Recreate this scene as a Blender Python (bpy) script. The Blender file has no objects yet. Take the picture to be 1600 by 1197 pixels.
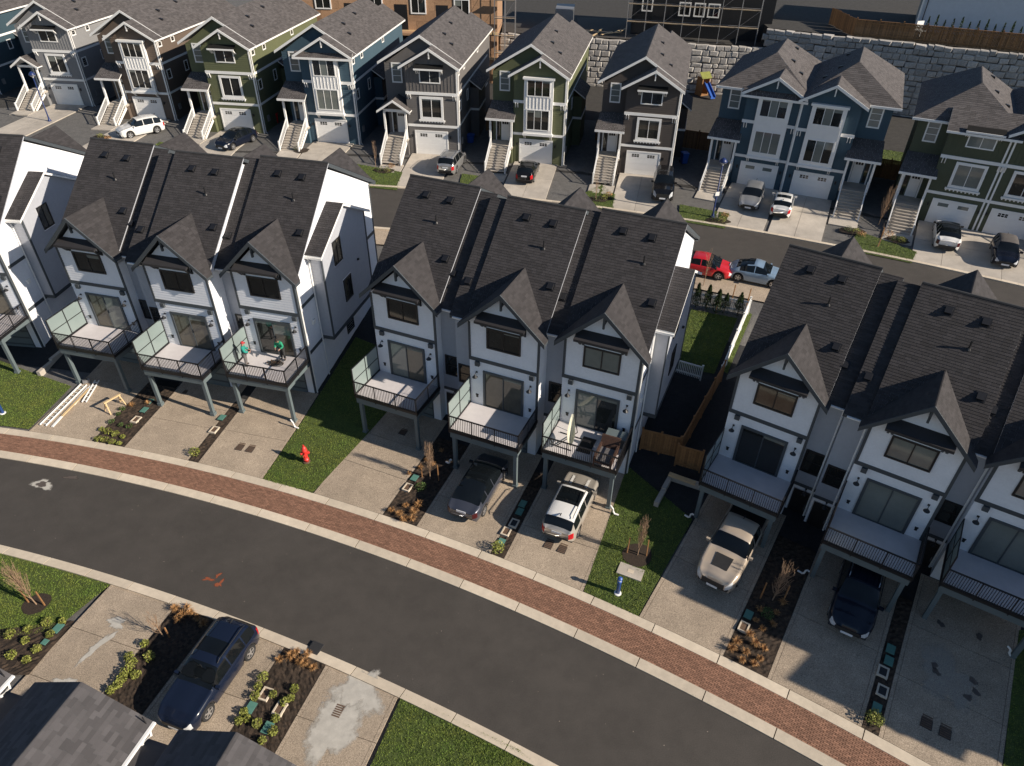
import bpy, math, random
from mathutils import Vector, Matrix
random.seed(7)
SC = bpy.context.scene
COL = SC.collection
R = math.radians

# ------------------------------------------------------------------ camera, sky, sun, exposure
cam_d = bpy.data.cameras.new('camera'); cam = bpy.data.objects.new('camera', cam_d); COL.objects.link(cam)
cam_d.sensor_fit = 'HORIZONTAL'; cam_d.sensor_width = 36.0; cam_d.lens = 36.0 * 1090.0 / 1600.0
cam_d.clip_start = 0.5; cam_d.clip_end = 2000
cam.matrix_world = (Matrix.Translation((0, 0, 28.5)) @ Matrix.Rotation(R(90 - 37.3276), 4, 'X') @ Matrix.Rotation(R(0.8217), 4, 'Z'))
SC.camera = cam
SUN_AZ = math.atan2(-0.385, 0.923)      # ground direction towards the sun, from +X
SUN_EL = R(27.5)
w = bpy.data.worlds.new('World'); SC.world = w; w.use_nodes = True
nt = w.node_tree
sky = nt.nodes.new('ShaderNodeTexSky'); sky.sky_type = 'NISHITA'; sky.sun_disc = False
sky.sun_elevation = SUN_EL; sky.sun_rotation = math.pi / 2 - SUN_AZ
sky.air_density = 1.0; sky.dust_density = 0.2; sky.ozone_density = 2.5
bg = nt.nodes['Background']; nt.links.new(sky.outputs[0], bg.inputs[0]); bg.inputs[1].default_value = 0.066
sl = bpy.data.lights.new('sun', 'SUN'); sl.energy = 5.0; sl.angle = R(0.53); sl.color = (1.0, 0.89, 0.745)
sun = bpy.data.objects.new('sun', sl); COL.objects.link(sun)
sd = Vector((math.cos(SUN_EL) * math.cos(SUN_AZ), math.cos(SUN_EL) * math.sin(SUN_AZ), math.sin(SUN_EL)))
sun.rotation_euler = sd.to_track_quat('Z', 'Y').to_euler(); sun.location = (60, -20, 60)
SC.view_settings.view_transform = 'Standard'; SC.view_settings.look = 'None'
SC.view_settings.gamma = 1.0; SC.view_settings.exposure = 0.47

# ------------------------------------------------------------------ ground heights and frames
def T(x, y):
    """height of the ground: flat lower road, rise past the townhouses, level upper street, drives up to the houses"""
    d = math.hypot(x + 48.93, y + 81.65) - 114.96
    e = math.hypot(x + 29.02, y + 65.51) - 129.81
    if d <= 0: return 0.0
    if d < 5.2: return 0.1 + 0.4 * d / 5.2
    if e < -9.0:
        t = (d - 5.2) / ((d - 5.2) + (-9.0 - e)); return 0.5 + 2.7 * t
    if e < 0: return 3.2
    if e < 7: return 3.2 + 0.1 * e
    return 3.9


class Frame:
    """a local frame on the ground: x along the front, y into the depth"""
    def __init__(s, o, deg):
        s.o = o; s.a = R(deg); s.c = math.cos(s.a); s.s = math.sin(s.a)
    def w(s, x, y): return (s.o[0] + s.c * x + s.s * y, s.o[1] - s.s * x + s.c * y)
    def l(s, P):
        dx = P[0] - s.o[0]; dy = P[1] - s.o[1]
        return (dx * s.c - dy * s.s, dx * s.s + dy * s.c)

# ------------------------------------------------------------------ mesh helpers
class MB:
    def __init__(s): s.v = []; s.f = []; s.t = []
    def face(s, pts, t=1.0):
        n = len(s.v); s.v.extend(pts); s.f.append(tuple(range(n, n + len(pts)))); s.t.append(t)
    def hexa(s, p, t=1.0):          # 8 corners: bottom 0-3, top 4-7
        n = len(s.v); s.v.extend(p)
        for q in ((3, 2, 1, 0), (4, 5, 6, 7), (0, 1, 5, 4), (1, 2, 6, 5), (2, 3, 7, 6), (3, 0, 4, 7)):
            s.f.append(tuple(n + i for i in q)); s.t.append(t)
    def box(s, x0, x1, y0, y1, z0, z1, t=1.0):
        s.hexa([(x0, y0, z0), (x1, y0, z0), (x1, y1, z0), (x0, y1, z0), (x0, y0, z1), (x1, y0, z1), (x1, y1, z1), (x0, y1, z1)], t)
    def slab(s, top, d, t=1.0):     # polygon extruded by vector d
        n = len(s.v); k = len(top); s.v.extend(top); s.v.extend([(p[0] + d[0], p[1] + d[1], p[2] + d[2]) for p in top])
        s.f.append(tuple(n + i for i in range(k))); s.f.append(tuple(n + k + i for i in reversed(range(k)))); s.t += [t, t]
        for i in range(k):
            j = (i + 1) % k; s.f.append((n + i, n + k + i, n + k + j, n + j)); s.t.append(t)
    def bar(s, a, b, w, h=None, up=(0, 0, 1), t=1.0):
        h = h or w; a = Vector(a); b = Vector(b); d = (b - a).normalized(); u = Vector(up)
        if abs(d.dot(u)) > 0.99: u = Vector((0, 1, 0))
        sx = d.cross(u).normalized() * (w / 2); sz = sx.cross(d).normalized() * (h / 2)
        s.hexa([tuple(q) for q in (a - sx - sz, a + sx - sz, b + sx - sz, b - sx - sz, a - sx + sz, a + sx + sz, b + sx + sz, b - sx + sz)], t)
    def tube(s, pts, r, n=6, r1=None, t=1.0, cap=True):
        pts = [Vector(p) for p in pts]; r1 = r if r1 is None else r1; rings = []
        for i, p in enumerate(pts):
            d = (pts[min(i + 1, len(pts) - 1)] - pts[max(i - 1, 0)]).normalized()
            u = Vector((0, 0, 1)) if abs(d.z) < 0.95 else Vector((1, 0, 0))
            a = d.cross(u).normalized(); b = d.cross(a).normalized(); rr = r + (r1 - r) * i / max(1, len(pts) - 1)
            st = len(s.v); rings.append(st)
            for k in range(n):
                q = p + (a * math.cos(2 * math.pi * k / n) + b * math.sin(2 * math.pi * k / n)) * rr; s.v.append(tuple(q))
        for i in range(len(rings) - 1):
            for k in range(n):
                j = (k + 1) % n; s.f.append((rings[i] + k, rings[i] + j, rings[i + 1] + j, rings[i + 1] + k)); s.t.append(t)
        if cap:
            s.f.append(tuple(rings[0] + k for k in range(n))); s.f.append(tuple(rings[-1] + k for k in reversed(range(n)))); s.t += [t, t]
    def lathe(s, prof, c=(0, 0, 0), n=14, axis='z', t=1.0):
        st = len(s.v)
        for r, h in prof:
            for k in range(n):
                a = 2 * math.pi * k / n; q = (r * math.cos(a), r * math.sin(a), h)
                if axis == 'x': q = (h, q[0], q[1])
                s.v.append((c[0] + q[0], c[1] + q[1], c[2] + q[2]))
        for i in range(len(prof) - 1):
            for k in range(n):
                j = (k + 1) % n; s.f.append((st + i * n + k, st + i * n + j, st + (i + 1) * n + j, st + (i + 1) * n + k)); s.t.append(t)
        s.f.append(tuple(st + k for k in reversed(range(n)))); s.f.append(tuple(st + (len(prof) - 1) * n + k for k in range(n))); s.t += [t, t]
    def build(s, name, mat, parent=None, smooth=False, kind=None, tone=False, loc=None, rz=0):
        me = bpy.data.meshes.new(name); me.from_pydata(s.v, [], s.f)
        if tone:
            at = me.attributes.new('tone', 'FLOAT', 'FACE'); at.data.foreach_set('value', s.t)
        if smooth: me.shade_smooth()
        me.materials.append(mat)
        return link(name, me, parent, kind, loc, rz)

def link(name, me, parent=None, kind=None, loc=None, rz=0):
    o = bpy.data.objects.new(name, me); COL.objects.link(o)
    if parent is not None: o.parent = parent
    if loc is not None: o.location = loc
    if rz: o.rotation_euler = (0, 0, rz)
    if kind: o['kind'] = kind
    return o
def thing(name, label, cat, loc=(0, 0, 0), rz=0.0, group=None, scale=1.0):
    o = bpy.data.objects.new(name, None); COL.objects.link(o); o.empty_display_size = 0.2
    o.location = loc; o.rotation_euler = (0, 0, rz); o.scale = (scale,) * 3
    return tag(o, label, cat, group)
def tag(o, label, cat, group=None):
    o['label'] = label; o['category'] = cat
    if group: o['group'] = group
    return o
def struct(name, loc=(0, 0, 0), rz=0):
    o = bpy.data.objects.new(name, None); COL.objects.link(o); o.location = loc; o.rotation_euler = (0, 0, rz)
    o['kind'] = 'structure'; return o

# ------------------------------------------------------------------ materials
def mat(name, col, rough=0.8, var=0.15, scale=6.0, bump=0.0, bscale=40.0, tone=False, metal=0.0, col2=None, fine=0.0, fscale=90.0, spec=0.5, coat=0.0, big=0.0):
    m = bpy.data.materials.new(name); m.use_nodes = True; N = m.node_tree.nodes; K = m.node_tree.links
    b = N['Principled BSDF']; b.inputs['Roughness'].default_value = rough; b.inputs['Metallic'].default_value = metal
    b.inputs['Specular IOR Level'].default_value = spec; b.inputs['Coat Weight'].default_value = coat
    tc = N.new('ShaderNodeTexCoord')
    n1 = N.new('ShaderNodeTexNoise'); n1.inputs['Scale'].default_value = scale; n1.inputs['Detail'].default_value = 6; n1.inputs['Roughness'].default_value = 0.65
    K.new(tc.outputs['Object'], n1.inputs['Vector'])
    rp = N.new('ShaderNodeValToRGB'); rp.color_ramp.elements[0].position = 0.3; rp.color_ramp.elements[1].position = 0.7
    c2 = col2 or tuple(min(1, c * (1 + var)) for c in col); c1 = tuple(c * (1 - var) for c in col) if col2 is None else col
    rp.color_ramp.elements[0].color = (*c1, 1); rp.color_ramp.elements[1].color = (*c2, 1)
    K.new(n1.outputs['Fac'], rp.inputs['Fac']); out = rp.outputs['Color']
    def mul(a, fac_socket, lo, hi):
        mr = N.new('ShaderNodeMapRange'); mr.inputs['From Min'].default_value = 0.3; mr.inputs['From Max'].default_value = 0.7
        mr.inputs['To Min'].default_value = lo; mr.inputs['To Max'].default_value = hi; K.new(fac_socket, mr.inputs['Value'])
        mx = N.new('ShaderNodeVectorMath'); mx.operation = 'SCALE'; K.new(a, mx.inputs[0]); K.new(mr.outputs[0], mx.inputs['Scale']); return mx.outputs[0]
    if fine:
        n2 = N.new('ShaderNodeTexNoise'); n2.inputs['Scale'].default_value = fscale; n2.inputs['Detail'].default_value = 2
        K.new(tc.outputs['Object'], n2.inputs['Vector']); out = mul(out, n2.outputs['Fac'], 1 - fine, 1 + fine)
    if big:
        n3 = N.new('ShaderNodeTexNoise'); n3.inputs['Scale'].default_value = 0.35; n3.inputs['Detail'].default_value = 4
        K.new(tc.outputs['Object'], n3.inputs['Vector']); out = mul(out, n3.outputs['Fac'], 1 - big, 1 + big)
    if tone:
        at = N.new('ShaderNodeAttribute'); at.attribute_name = 'tone'
        mx = N.new('ShaderNodeVectorMath'); mx.operation = 'SCALE'; K.new(out, mx.inputs[0]); K.new(at.outputs['Fac'], mx.inputs['Scale']); out = mx.outputs[0]
    K.new(out, b.inputs['Base Color'])
    if bump:
        nb = N.new('ShaderNodeTexNoise'); nb.inputs['Scale'].default_value = bscale; nb.inputs['Detail'].default_value = 3
        K.new(tc.outputs['Object'], nb.inputs['Vector'])
        bp = N.new('ShaderNodeBump'); bp.inputs['Strength'].default_value = bump; bp.inputs['Distance'].default_value = 0.02
        K.new(nb.outputs['Fac'], bp.inputs['Height']); K.new(bp.outputs[0], b.inputs['Normal'])
    return m
M = {}
M['ground'] = mat('ground_gravel', (0.12, 0.115, 0.11), 0.95, 0.2, 2.0, 0.5, 25, fine=0.35, fscale=22)
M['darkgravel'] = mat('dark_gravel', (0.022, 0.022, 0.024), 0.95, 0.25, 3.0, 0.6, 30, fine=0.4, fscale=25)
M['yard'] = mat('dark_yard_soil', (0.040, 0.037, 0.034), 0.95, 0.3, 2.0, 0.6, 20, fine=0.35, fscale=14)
M['asphalt'] = mat('asphalt', (0.058, 0.051, 0.045), 0.88, 0.12, 1.2, 0.35, 60, fine=0.25, fscale=30, big=0.10)
M['kerb'] = mat('kerb_concrete', (0.60, 0.515, 0.405), 0.9, 0.10, 3.0, 0.2, 50, fine=0.08, big=0.08, tone=True)
M['aggregate'] = mat('exposed_aggregate', (0.37, 0.298, 0.225), 0.92, 0.10, 1.4, 0.5, 60, fine=0.40, fscale=24, big=0.10, tone=True)
M['concrete'] = mat('light_concrete', (0.44, 0.395, 0.34), 0.9, 0.12, 1.2, 0.2, 40, fine=0.12, big=0.12, tone=True)
M['stain'] = mat('pale_stain', (0.50, 0.48, 0.44), 0.9, 0.15, 3.0, fine=0.15)
M['stain_dark'] = mat('damp_stain', (0.10, 0.08, 0.07), 0.7, 0.2, 3.0, fine=0.2)
def fading(name, col, rough=.9, cut=.55, amax=.95):
    """a stain that thins out to nothing along a ragged edge"""
    m = mat(name, col, rough, .15, 3.0, fine=.15); N = m.node_tree.nodes; K = m.node_tree.links; b = N['Principled BSDF']
    at = N.new('ShaderNodeAttribute'); at.attribute_name = 'fade'; tc = N.new('ShaderNodeTexCoord'); n = N.new('ShaderNodeTexNoise'); n.inputs['Scale'].default_value = 2.6; n.inputs['Detail'].default_value = 7; n.inputs['Roughness'].default_value = .7
    K.new(tc.outputs['Object'], n.inputs['Vector']); ad = N.new('ShaderNodeMath'); ad.operation = 'MULTIPLY_ADD'; ad.inputs[1].default_value = 1.1; K.new(at.outputs['Fac'], ad.inputs[0]); K.new(n.outputs['Fac'], ad.inputs[2])
    mr = N.new('ShaderNodeMapRange'); mr.inputs['From Min'].default_value = cut; mr.inputs['From Max'].default_value = cut + .28; mr.inputs['To Max'].default_value = amax; K.new(ad.outputs[0], mr.inputs['Value']); K.new(mr.outputs[0], b.inputs['Alpha'])
    return m
M['stain'] = fading('pale_stain', (0.47, 0.445, 0.40)); M['stain_dark'] = fading('damp_stain', (0.10, 0.08, 0.07), .7); M['stain_soft'] = fading('faint_stain', (0.47, 0.43, 0.37), .9, .5, .4); M['rust_mark'] = fading('rust_mark', (0.26, 0.07, 0.03))
M['wallcore'] = mat('mortar_fill', (.13, .12, .11), .9)
M['brick'] = mat('brick_paver', (0.25, 0.132, 0.086), 0.9, 0.18, 9.0, 0.2, 80, tone=True)
M['joint'] = mat('joint_sand', (0.17, 0.115, 0.085), 0.95)
M['lawn'] = mat('lawn_soil', (0.060, 0.085, 0.018), 0.95, 0.3, 3.0, 0.6, 30)
M['blade'] = mat('grass_blade', (0.100, 0.180, 0.022), 0.8, 0.0, 1.1, tone=True, col2=(0.185, 0.205, 0.036))
M['mulch'] = mat('bark_mulch', (0.036, 0.024, 0.016), 0.95, 0.4, 14, 1.0, 30, tone=True)
M['shingle'] = mat('charcoal_shingle', (0.0385, 0.035, 0.037), 0.92, 0.07, 1.5, 0.3, 90, tone=True, fine=0.12)
M['shingle_up'] = mat('taupe_shingle', (0.090, 0.081, 0.080), 0.92, 0.10, 1.5, 0.3, 60, tone=True, fine=0.10)
M['shingle_low'] = mat('grey_shingle', (0.078, 0.073, 0.076), 0.92, 0.08, 1.5, 0.3, 60, tone=True, fine=0.10)
M['roofdeck'] = mat('roof_edge_dark', (0.04, 0.04, 0.042), 0.85)
M['white'] = mat('white_siding', (0.765, 0.78, 0.825), 0.6, 0.04, 1.2, tone=False, big=0.06, fine=0.03, fscale=9)
M['grey'] = mat('grey_shingle_siding', (0.37, 0.385, 0.425), 0.8, 0.05, 5.0, fine=0.06)
M['trim'] = mat('dark_grey_trim', (0.055, 0.065, 0.075), 0.6, 0.06, 3.0)
M['post'] = mat('slate_grey_paint', (0.115, 0.145, 0.155), 0.6, 0.06, 3.0)
M['black'] = mat('black_metal', (0.012, 0.012, 0.014), 0.45)
M['awning'] = mat('dark_awning', (0.030, 0.028, 0.030), 0.6, 0.1, 4)
M['deck'] = mat('vinyl_deck', (0.60, 0.565, 0.575), 0.75, 0.06, 2.0, fine=0.05)
M['wtrim'] = mat('white_trim', (0.82, 0.81, 0.79), 0.5, 0.03, 2.0)
M['frost'] = mat('frosted_glass', (0.21, 0.26, 0.255), 0.28, 0.05, 1.0, spec=0.6)
M['glass'] = mat('window_glass', (0.020, 0.021, 0.020), 0.04, 0.5, 0.5, spec=0.8)
M['glassb'] = mat('glass_over_blind', (0.17, 0.185, 0.17), 0.06, 0.15, 0.7, spec=0.8)
M['glassw'] = mat('glass_over_warm_room', (0.085, 0.075, 0.055), 0.05, 0.4, 0.9, spec=0.8)
M['wood'] = mat('cedar_wood', (0.30, 0.15, 0.06), 0.8, 0.2, 4.0, 0.2, 40, tone=True)
M['pine'] = mat('raw_timber', (0.62, 0.45, 0.25), 0.8, 0.12, 5.0)
M['vinyl'] = mat('white_vinyl', (0.80, 0.80, 0.78), 0.45, 0.03)
M['red'] = mat('hydrant_red', (0.62, 0.045, 0.035), 0.4, 0.08, 6)
M['blue'] = mat('blue_paint', (0.03, 0.10, 0.38), 0.4, 0.08, 6)
M['darkblue'] = mat('dark_blue_paint', (0.014, 0.03, 0.12), 0.4, 0.08, 6)
M['greenlid'] = mat('green_box_lid', (0.09, 0.22, 0.18), 0.6, 0.1, 6)
M['iron'] = mat('rusty_iron', (0.12, 0.075, 0.05), 0.8, 0.25, 12, 0.3, 60)
M['darkiron'] = mat('cast_iron', (0.03, 0.03, 0.032), 0.7, 0.2, 12)
M['tyre'] = mat('tyre_rubber', (0.018, 0.018, 0.019), 0.85)
M['rim'] = mat('alloy_rim', (0.55, 0.55, 0.56), 0.35, 0.05, 8, metal=0.8)
M['carglass'] = mat('car_glass', (0.006, 0.008, 0.010), 0.02, 0.2, 0.8, spec=0.45)
M['chrome'] = mat('bright_metal', (0.65, 0.65, 0.66), 0.25, 0.05, metal=0.9)
M['plastic'] = mat('black_plastic', (0.02, 0.02, 0.021), 0.6)
M['lamp'] = mat('headlamp_lens', (0.55, 0.57, 0.60), 0.12, 0.2, 6)
M['tail'] = mat('tail_lamp_lens', (0.45, 0.01, 0.015), 0.2, 0.2, 6)
M['plate'] = mat('number_plate', (0.7, 0.72, 0.76), 0.5)
M['bark'] = mat('bare_twig', (0.30, 0.20, 0.13), 0.9, 0.25, 8)
M['leaf'] = mat('shrub_leaf', (0.050, 0.085, 0.018), 0.7, 0.25, 6, tone=True)
M['leafy'] = mat('yellow_leaf', (0.19, 0.205, 0.038), 0.7, 0.25, 6, tone=True)
M['sedge'] = mat('bronze_sedge', (0.40, 0.215, 0.085), 0.8, 0.25, 6, tone=True)
M['cypress'] = mat('arborvitae_leaf', (0.032, 0.058, 0.014), 0.8, 0.3, 5, tone=True)
M['stone'] = mat('wall_stone', (0.47, 0.44, 0.405), 0.9, 0.20, 3.0, 0.8, 9, fine=0.15, fscale=12, tone=True)
M['osb'] = mat('osb_sheathing', (0.36, 0.215, 0.125), 0.9, 0.15, 3.0, fine=0.15, fscale=14, tone=True)
M['steel'] = mat('galvanised_steel', (0.30, 0.30, 0.31), 0.5, 0.1, 5, metal=0.5)

# ------------------------------------------------------------------ the ground
def grid(name, xs, ys, zf, m, kind='structure', parent=None):
    v = [(x, y, zf(x, y)) for y in ys for x in xs]; n = len(xs)
    f = [(j * n + i, j * n + i + 1, (j + 1) * n + i + 1, (j + 1) * n + i) for j in range(len(ys) - 1) for i in range(n - 1)]
    me = bpy.data.meshes.new(name); me.from_pydata(v, [], f); me.materials.append(m); me.shade_smooth()
    return link(name, me, parent, kind)
def spread(a, b, fine0, fine1, s0, s1):
    r = [a]
    while r[-1] < b: r.append(r[-1] + (s0 if fine0 <= r[-1] <= fine1 else s1))
    return r
grid('ground', spread(-200, 200, -70, 70, 1.0, 10), spread(-40, 420, -10, 110, 1.0, 10), lambda x, y: T(x, y) - 0.06, M['ground'])

C0 = (-50.76, -85.53)
CIRC = {'road': (-50.76, -85.53, 116.93), 'back': (-48.93, -81.65, 114.96), 'south': (-56.18, -100.86, 127.59)}
def on(c, a):           # point of circle c seen from C0 at angle a
    cx, cy, r = CIRC[c] if isinstance(c, str) else c
    ux, uy = math.cos(a), math.sin(a); ox, oy = C0[0] - cx, C0[1] - cy
    b = ox * ux + oy * uy; q = ox * ox + oy * oy - r * r; t = -b + math.sqrt(b * b - q)
    return (C0[0] + ux * t, C0[1] + uy * t)
def off(c, d): cx, cy, r = CIRC[c]; return (cx, cy, r + d)
A0, A1 = R(42), R(96)
def strip(name, c0, c1, z, m, n=220, a0=A0, a1=A1, kind='structure'):
    mb = MB()
    for i in range(n):
        a = a0 + (a1 - a0) * i / n; b = a0 + (a1 - a0) * (i + 1) / n
        mb.face([(*on(c0, a), z), (*on(c0, b), z), (*on(c1, b), z), (*on(c1, a), z)])
    return mb.build(name, m, None, True, kind)
strip('road', off('south', -0.1), off('road', 0.1), 0.0, M['asphalt'])
strip('paving_bed', off('road', 0.2), off('back', -0.2), 0.055, M['joint'])

def kerb(name, c, d0, d1, h, step=3.0, a0=R(45), a1=R(93)):
    k = struct(name); a = a0; r = CIRC[c][2]
    while a < a1:
        b = a + step / 117.0; mb = MB(); g = 0.020 / 117; n = 4; t = random.uniform(0.90, 1.06)
        for i in range(n):
            p = a + g + (b - a - 2 * g) * i / n; q = a + g + (b - a - 2 * g) * (i + 1) / n
            A, B, C, D = on(off(c, d0), p), on(off(c, d0), q), on(off(c, d1), q), on(off(c, d1), p)
            mb.hexa([(*A, -0.1), (*D, -0.1), (*C, -0.1), (*B, -0.1), (*A, h[0]), (*D, h[1]), (*C, h[1]), (*B, h[0])], t)
        mb.build('kerb_stone', M['kerb'], k, tone=True); a = b
    return k
kerb('roadside_kerb', 'road', -0.05, 0.42, (0.05, 0.115))
kerb('pathside_kerb', 'back', -0.42, 0.06, (0.12, 0.125))
kerb('opposite_kerb', 'south', -0.50, -0.02, (0.13, 0.04), 2.6)
# brick path: rows of pavers laid across the walk
mb = MB(); rng = random.Random(3)
nrow = 17; arc = 0.215 / 117
for i in range(nrow):
    f0 = i / nrow; f1 = (i + 1) / nrow; a = R(45) + (arc / 2 if i % 2 else 0)
    while a < R(93):
        pts = []
        for aa, ff in ((a + arc * .04, f0 + .004), (a + arc * .96, f0 + .004), (a + arc * .96, f1 - .004), (a + arc * .04, f1 - .004)):
            p = on(off('road', 0.42), aa); q = on(off('back', -0.42), aa)
            pts.append((p[0] + (q[0] - p[0]) * ff, p[1] + (q[1] - p[1]) * ff))
        z = 0.098 + rng.uniform(-.003, .003); t = rng.choice((0.80, 0.90, 0.96, 1.0, 1.05, 1.14, 1.25))
        mb.face([(*p, z) for p in pts], t)
        for j in range(4):
            k = (j + 1) % 4; mb.face([(*pts[j], z), (*pts[k], z), (*pts[k], .05), (*pts[j], .05)], t * .8)
        a += arc
bp = struct('brick_path'); mb.build('brick_pavers', M['brick'], bp, kind='stuff', tone=True)

# frames of the house rows (origin on the front deck posts, angle of the depth direction)
FA = Frame((-28.36, 35.74), 13.6)
FB = Frame((-8.81, 31.23), 23.0)
FC = Frame((9.63, 24.81), 33.0)
FZ = Frame((-47.6, 38.4), 6.0)
def curb_y(F, x, c='back', d=0.07):
    cx, cy, r = off(c, d); lo, hi = -30.0, 25.0
    for _ in range(40):
        m = (lo + hi) / 2; p = F.w(x, m)
        if math.hypot(p[0] - cx, p[1] - cy) > r: hi = m
        else: lo = m
    return hi
def drape(mb, F, x0, x1, y0, y1, offz, nx=4, ny=8, t=1.0, zf=None, thick=0.0):
    """sheet over the terrain in frame F; y0 / y1 numbers or functions of x"""
    zf = zf or T; Y = lambda y, x: y(x) if callable(y) else y
    P = {}
    for i in range(nx + 1):
        x = x0 + (x1 - x0) * i / nx
        for j in range(ny + 1):
            y = Y(y0, x) + (Y(y1, x) - Y(y0, x)) * j / ny; p = F.w(x, y); P[i, j] = (p[0], p[1], zf(*p) + offz)
    for i in range(nx):
        for j in range(ny): mb.face([P[i, j], P[i + 1, j], P[i + 1, j + 1], P[i, j + 1]], t)
    if thick:
        edge = [(i, 0) for i in range(nx + 1)] + [(nx, j) for j in range(1, ny + 1)] + [(i, ny) for i in reversed(range(nx))] + [(0, j) for j in reversed(range(ny))]
        for a, b in zip(edge, edge[1:]):
            A, B = P[a], P[b]; mb.face([A, B, (B[0], B[1], B[2] - thick), (A[0], A[1], A[2] - thick)], t)
def driveway(F, pl, pr, cuts, y1, m='aggregate', c='back', zf=None, base=0.012, d=0.07, flip=1):
    """pl, pr: left and right corner at the kerb; cuts: joints between slabs; bordered by a plain band"""
    g = struct('driveway'); x0 = F.l(pl)[0]; x1 = F.l(pr)[0]; cy = lambda x: curb_y(F, x, c, d)
    ys = [cy] + list(cuts) + [y1]
    for a, b in zip(ys, ys[1:]):
        A = (lambda x, a=a: (a(x) if callable(a) else a) + flip * 0.012); B = (lambda x, b=b: (b(x) if callable(b) else b) - flip * 0.012)
        mb = MB(); t = random.uniform(0.93, 1.05)
        drape(mb, F, x0 + .012, x0 + 0.17, A, B, base + .004, 1, 6, t * 1.04, zf, .08)
        drape(mb, F, x1 - 0.17, x1 - .012, A, B, base + .004, 1, 6, t * 1.04, zf, .08)
        drape(mb, F, x0 + .185, x1 - .185, A, B, base, 4, 6, t, zf, .08)
        mb.build('slab', M[m], g, tone=True)
    return g
def blob(P, rx, ry, offz, m, name, lab=None, n=26, rag=0.35, seed=1, rot=0, zf=None):
    rr = random.Random(seed); mb = MB(); ph = [rr.uniform(0, 6.28) for _ in range(4)]; pts = []
    for i in range(n):
        a = 2 * math.pi * i / n; q = 1 + rag * (0.5 * math.sin(2 * a + ph[0]) + 0.35 * math.sin(3 * a + ph[1]) + 0.3 * math.sin(5 * a + ph[2]) + .2 * math.sin(9 * a + ph[3])) + rr.uniform(-.06, .06) * rag * 3
        x, y = rx * q * math.cos(a), ry * q * math.sin(a)
        x, y = x * math.cos(rot) - y * math.sin(rot), x * math.sin(rot) + y * math.cos(rot)
        X, Y = P[0] + x, P[1] + y; pts.append((X, Y, (zf or T)(X, Y) + offz))
    c = (P[0], P[1], (zf or T)(*P) + offz)
    for i in range(n): mb.face([c, pts[i], pts[(i + 1) % n]])
    o = mb.build(name, m, None, kind='structure', tone=True); at = o.data.attributes.new('fade', 'FLOAT', 'POINT'); at.data.foreach_set('value', [1.0, 0.0, 0.0] * n); return o

def quadpts(q, u, v):
    a, b, c, d = q
    return tuple((a[k] * (1 - u) + b[k] * u) * (1 - v) + (d[k] * (1 - u) + c[k] * u) * v for k in (0, 1))
def lawn(q, name='lawn', dens=420, offz=0.02, zf=None, n=8, seed=0, h=.05, holes=()):
    """q: four ground corners; a sheet of soil with grass blades on it"""
    zf = zf or T; mb = MB()
    for i in range(n):
        for j in range(n):
            f = [quadpts(q, (i + a) / n, (j + b) / n) for a, b in ((0, 0), (1, 0), (1, 1), (0, 1))]
            mb.face([(*p, zf(*p) + offz) for p in f])
    g = mb.build(name, M['lawn'], None, kind='structure')
    a, b, c, d = q
    area = abs((c[0] - a[0]) * (d[1] - b[1]) - (d[0] - b[0]) * (c[1] - a[1])) / 2
    rr = random.Random(seed); mb = MB()
    for k in range(int(area * dens)):
        p = quadpts(q, rr.random(), rr.random())
        if any(math.hypot(p[0] - hx, p[1] - hy) < hr for hx, hy, hr in holes): continue
        z = zf(*p) + offz; an = rr.uniform(0, 6.28); w_ = rr.uniform(.012, .022); hh = h * rr.uniform(.5, 1.3); le = rr.uniform(-.05, .05), rr.uniform(-.05, .05)
        dx, dy = math.cos(an) * w_, math.sin(an) * w_
        mb.face([(p[0] - dx, p[1] - dy, z), (p[0] + dx, p[1] + dy, z), (p[0] + le[0], p[1] + le[1], z + hh)], rr.uniform(.72, 1.28))
    mb.build('grass', M['blade'], g, kind='stuff', tone=True)
    return g

S0 = lambda x, y: 0.0            # the ground across the road is level
FD = Frame((-12.2, 18.0), 17.4)
# driveways of the white rows, left to right
driveway(FA, (-29.32,31.80), (-25.10,30.81), (-0.9, 0.9), 3.0)
driveway(FA, (-22.97,30.35), (-18.78,29.29), (-1.3, 0.3), 3.0)
driveway(FA, (-18.15,29.10), (-14.06,27.89), (-1.2, 0.6), 3.0, 'aggregate')
driveway(FB, (-10.92,26.86), (-6.86,25.33), (-2.0, 0.35), 3.0)
driveway(FB, (-4.96,24.59), (-0.98,22.88), (-2.2, 0.6), 2.6)
driveway(FB, (-0.32,22.53), (3.57,20.69), (-2.3, 0.5), 3.0)
driveway(FC, (6.08,19.35), (9.54,17.35), (-2.5, -0.2), 2.8)
driveway(FC, (11.19,16.31), (14.52,14.29), (-2.4, 0.1), 2.6)
driveway(FC, (15.05,13.93), (18.71,11.71), (-3.0, -0.2), 2.8)
# driveways across the road
def south_drive(pl, pr, cuts):
    driveway(FD, pl, pr, cuts, -9.0, 'aggregate', 'south', S0, 0.05, -0.49, -1)
south_drive((-19.25,20.85), (-15.58,19.90), (-1.9, -4.3))
south_drive((-13.54,19.17), (-9.91,17.87), (-2.4, -5.0))
south_drive((-7.89,17.05), (-4.51,15.68), (-2.3, -4.6))

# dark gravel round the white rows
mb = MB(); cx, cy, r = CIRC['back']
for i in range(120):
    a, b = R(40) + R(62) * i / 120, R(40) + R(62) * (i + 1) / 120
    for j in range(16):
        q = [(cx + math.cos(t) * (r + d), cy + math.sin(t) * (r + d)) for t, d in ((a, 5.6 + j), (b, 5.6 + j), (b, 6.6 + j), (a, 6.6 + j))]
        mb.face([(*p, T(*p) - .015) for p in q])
mb.build('gravel_yard', M['darkgravel'], None, kind='structure')
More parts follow.
